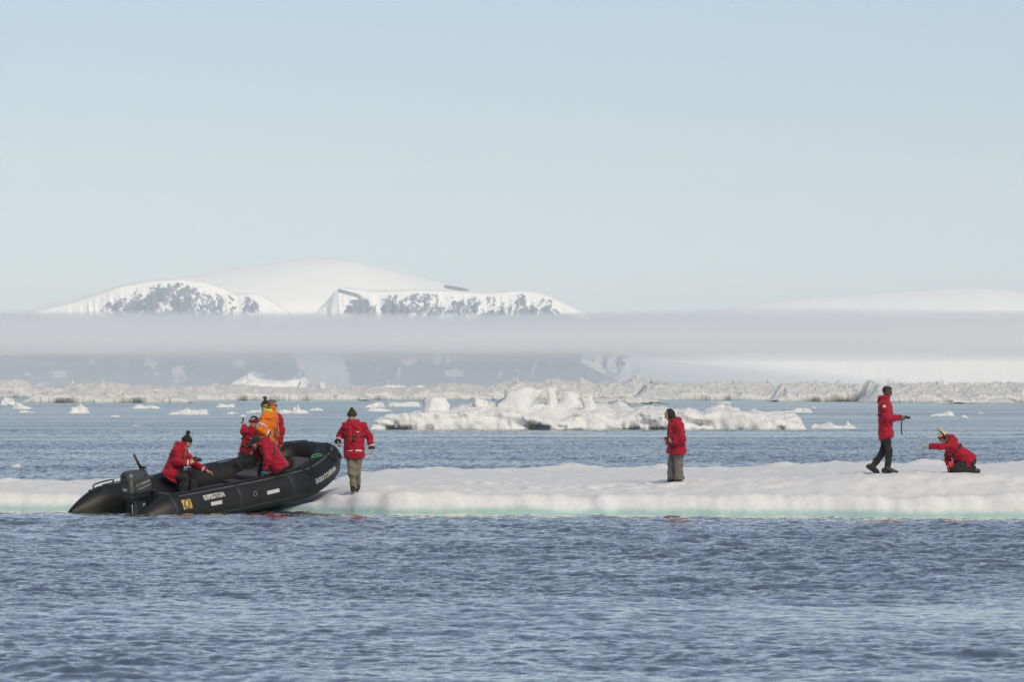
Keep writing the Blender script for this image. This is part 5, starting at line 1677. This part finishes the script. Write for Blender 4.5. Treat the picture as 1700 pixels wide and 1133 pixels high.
# ---- boat group: positions read in one enlarged view
def grp(d): return zoomer(475, 1062, 7.08, FPX / d, 0, 0), px(447, 800, d)
# P3: driver in orange
q, b3 = grp(122.5)
J3 = dict(head=q(512, 165, 0.0), neck=q(494, 250, 0.0), shA=q(425, 305, -0.17), shB=q(525, 300, 0.16),
          elA=q(368, 455, -0.26), wrA=q(475, 512, -0.20), haA=q(540, 525, -0.14), elB=q(545, 450, 0.22), wrB=q(560, 505, 0.02), haB=q(585, 535, -0.04),
          hipA=q(425, 600, -0.09), hipB=q(480, 600, 0.09), knA=q(450, 830, -0.10), knB=q(480, 830, 0.10), anA=q(450, 1060, -0.10), anB=q(465, 1060, 0.12), toA=q(555, 1095, -0.12), toB=q(560, 1095, 0.12))
p3, _, Mh3 = person('grey haired man in sunglasses and orange suit with lime hood standing in the boat', b3, J3, (-8, -6), dict(
    coat=M_ORANGE, trousers=M_BLACKC, skin=SK2, hair=H_GREY, glasses=True, armband='A', cuffs='A', cuffs_black='A', fwd=(1, -0.35, 0.0), hem=0.05, bulk=1.12, collar=0.085, hoodmat=M_LIME, hoodsize=1.35, hoodlining=M_BLACKC,
    palmA=(0, 1, 0), palmB=(0, -1, 0), curlA=0.8, curlB=0.8, seed=13))
rd = J3['neck'] + Vector((0.13, -0.17, -0.42))
ro = box_obj('radio', rd, (0.065, 0.04, 0.13), M_BLK, p3, bevel=0.012)
tube_obj('antenna', [rd + Vector((0.01, 0, 0.06)), rd + Vector((0.02, 0, 0.22))], 0.008, M_BLK, ro, 6)
box_obj('radio_face', rd + Vector((0, -0.023, -0.01)), (0.048, 0.01, 0.09), simple_mat('radio_grey', (0.16, 0.16, 0.15), 0.5, 0.1, 20), ro, bevel=0.004)
# P4: behind the driver
q, b4 = grp(123.3)
J4 = dict(head=q(428, 185, 0.0), neck=q(480, 265, 0.0), shA=q(585, 315, -0.06), shB=q(435, 330, 0.08),
          elA=q(620, 470, -0.06), wrA=q(600, 600, -0.10), haA=q(590, 660, -0.12), elB=q(400, 480, 0.1), wrB=q(450, 560, 0.05), haB=q(480, 600, 0.0),
          hipA=q(560, 600, 0.0), hipB=q(450, 600, 0.06), knA=q(570, 830, -0.03), knB=q(450, 830, 0.06), anA=q(570, 1040, 0.0), anB=q(450, 1040, 0.1), toA=q(560, 1075, -0.2), toB=q(440, 1075, -0.1))
p4, _, _ = person('person in black and mustard pompom hat mostly hidden behind the man in orange', b4, J4, (-120, -10), dict(
    coat=M_RED, trousers=M_BLACKC, skin=SK1, hat=dict(mat=M_BLACKC, brim=M_MUST, tall=0.02, pom=simple_mat('brown_pom', (0.13, 0.085, 0.02), 0.9, 0.5, 90), pomr=0.042, text='URT', textz=0.050, textmat=M_STRAP, texta=0), fwd=(0, -1, 0), hem=0.10, bulk=1.02, belt=0.3,
    palmA=(0, 1, 0), palmB=(0, 1, 0), seed=14))
# P2: sitting on the far tube holding up a phone
q, b2 = grp(123.2)
J2 = dict(head=q(292, 372, -0.02), neck=q(268, 462, 0.0), shA=q(205, 500, 0.0), shB=q(320, 505, 0.06),
          elA=q(178, 470, -0.20), wrA=q(190, 410, -0.06), haA=q(178, 372, -0.02), elB=q(345, 640, -0.02), wrB=q(300, 690, -0.12), haB=q(270, 720, -0.18),
          hipA=q(195, 740, 0.0), hipB=q(270, 745, 0.02), knA=q(135, 855, -0.34), knB=q(262, 860, -0.36), anA=q(125, 1035, -0.36), anB=q(240, 1030, -0.38), toA=q(110, 1070, -0.55), toB=q(235, 1065, -0.56))
p2, _, _ = person('person in red and black lettered beanie on the far tube, holding up a phone', b2, J2, (-140, -8), dict(
    coat=M_RED, trousers=M_BLACKC, skin=SK1, hat=dict(mat=M_BLACKC, brim=M_REDK, tall=0.0, text='UNTS', textz=0.096, texta=38), cuffs='B', belt=0.3, fwd=(-0.35, -1, 0), hem=0.05, hemtilt=-0.3, bulk=1.0, leg=1.1,
    palmA=(-0.6, 0.5, 0), palmB=(0, 0, -1), thumbA=1, curlA=0.9, curlB=0.5, seed=15, vest=True))
# P5: on the near tube, bent over a camera
q, b5 = grp(121.1)
J5 = dict(head=q(318, 608, -0.03), neck=q(405, 625, -0.03), shA=q(440, 660, -0.16), shB=q(470, 650, 0.16),
          elA=q(458, 800, -0.25), wrA=q(432, 925, -0.20), haA=q(392, 985, -0.20), elB=q(370, 760, 0.24), wrB=q(310, 690, 0.10), haB=q(285, 640, 0.06),
          hipA=q(580, 870, -0.06), hipB=q(585, 860, 0.14), knA=q(395, 860, 0.12), knB=q(400, 850, 0.34), anA=q(365, 1030, 0.25), anB=q(360, 1020, 0.42), toA=q(260, 1060, 0.28), toB=q(255, 1050, 0.45))
p5, _, _ = person('person in black beanie bent over a camera on the near side of the boat', b5, J5, (188, -26), dict(
    coat=M_RED, trousers=M_BLACKC, skin=SK1, hat=dict(mat=M_BLACKC, tall=0.0), cuffs_black='A', fwd=(-0.8, 0, -0.55), hem=0.10, bulk=1.22, arm=1.1, hoodsize=1.5, hoodlining=M_BLACKC,
    palmA=(0, 1, -0.3), palmB=(-0.4, -0.6, 0), curlA=0.5, curlB=0.8, seed=16, crossstrap=(q(560, 600, -0.1), q(500, 740, -0.2), M_STRAP)))
f = Field(J5['haA'] - Vector((.25, .25, .25)), J5['haA'] + Vector((.25, .25, .25)), 0.0115)
w5, h5 = J5['wrA'], J5['haA']
f.cone(w5, lerp(w5, h5, 0.55), 0.038, 0.046, 0.02)
for i in range(4):
    o_ = Vector((0.012, -0.030 + 0.02 * i, 0.0))
    f.cone(lerp(w5, h5, 0.5) + o_, lerp(w5, h5, 1.15 - 0.06 * abs(i - 1.5)) + o_, 0.015, 0.012, 0.004)
f.cone(lerp(w5, h5, 0.25), lerp(w5, h5, 0.6) + Vector((0.01, -0.055, 0.0)), 0.017, 0.013, 0.006)
field_obj('glove', f, M_GLOVE, p5)

# ------------------------------------------------------------------ things held
def hand_camera(loc, yaw, label, s=1.0, lens=True, strap=None):
    c = empty('camera_body', loc, R(yaw))
    tag(c, label, 'camera')
    box_obj('housing', (0, 0, 0), (0.065 * s, 0.13 * s, 0.085 * s), M_BLK, c, bevel=0.012)
    box_obj('viewfinder', (0, 0, 0.05 * s), (0.06 * s, 0.05 * s, 0.035 * s), M_BLK, c, bevel=0.01)
    if lens:
        l = tube_obj('lens', [(0.03 * s, 0, -0.005), (0.07 * s, 0, -0.005), (0.075 * s, 0, -0.005), (0.13 * s, 0, -0.005)], [0.036 * s, 0.036 * s, 0.041 * s, 0.041 * s], M_BLK, c, 16)
        tube_obj('lens_glass', [(0.128 * s, 0, -0.005), (0.132 * s, 0, -0.005)], 0.033 * s, M_GLASS, l, 14)
    if strap:
        pts = [Vector(a) for a in strap]
        V, F = [], []
        P_ = bez(pts, 30)
        for a in P_:
            V += [a + Vector((0.012, -0.004, 0)), a + Vector((-0.012, 0.004, 0)), a + Vector((-0.010, 0.008, 0)), a + Vector((0.014, 0.0, 0))]
        for i in range(len(P_) - 1):
            for k in range(4):
                F.append((i * 4 + k, i * 4 + (k + 1) % 4, (i + 1) * 4 + (k + 1) % 4, (i + 1) * 4 + k))
        mesh_obj('strap', V, F, M_STRAP, c)
    return c
hand_camera(b8 + J8['haA'] + Vector((-0.005, 0.05, 0.0)), 0, 'small black camera with dangling strap held out by the walking man', 0.68, True,
            [(-0.03, -0.03, 0.0), (-0.085, -0.05, -0.06), (-0.10, -0.05, -0.15), (-0.097, -0.05, -0.25), (-0.093, -0.05, -0.37)])
hand_camera(b1 + J1['haA'] + Vector((-0.015, 0.03, 0.005)), 20, 'black camera in the hand of the person seated near the motor', 1.0)
hand_camera(b5 + J5['haB'] + Vector((-0.03, -0.04, -0.02)), 195, 'black camera held to the face of the person on the near tube', 1.05)
ph = empty('phone', b2 + J2['haA'] + Vector((-0.02, 0.02, 0.04)), R(20))
tag(ph, 'dark phone held up by the person in the lettered beanie', 'phone')
box_obj('case', (0, 0, 0), (0.012, 0.075, 0.15), M_BLK, ph, bevel=0.005)
box_obj('screen', (0.008, 0, 0), (0.004, 0.066, 0.135), M_GLASS, ph, bevel=0.001)

# small birds low over the pack ice
def bird(loc, s, yaw, label):
    b = empty('flying_bird', loc, R(yaw))
    tag(b, label, 'bird', 'birds over the pack ice')
    M = simple_mat('bird_feather', (0.03, 0.03, 0.035), 0.8)
    f = Field((-.5, -.2, -.2), (.5, .2, .2), 0.03)
    f.cone((-0.25, 0, 0), (0.15, 0, 0.02), 0.03, 0.08, 0.03); f.cone((0.15, 0, 0.02), (0.30, 0, 0.05), 0.07, 0.04, 0.03); f.cone((0.30, 0, 0.05), (0.40, 0, 0.04), 0.03, 0.01, 0.02)
    V, F = f.mesh()
    mesh_obj('body', V * s, F, M, b)
    for sg in (-1, 1):
        W = [(0.10, 0.05 * sg, 0.05), (0.18, 0.35 * sg, 0.28), (0.05, 0.80 * sg, 0.42), (-0.08, 0.40 * sg, 0.24), (-0.12, 0.06 * sg, 0.04)]
        V = [Vector(w) * s for w in W] + [(Vector(w) + Vector((0, 0, -0.02))) * s for w in W]
        mesh_obj('wing', V, [(0, 1, 2, 3, 4), (9, 8, 7, 6, 5), (0, 5, 6, 1), (1, 6, 7, 2), (2, 7, 8, 3), (3, 8, 9, 4), (4, 9, 5, 0)], M, b, smooth=False)
bird(px(762, 627, 700), 0.22, 60, 'small dark bird flying over the pack ice near the middle')
bird(px(1677, 632, 760), 0.18, 20, 'tiny dark bird flying over the pack ice at far right')
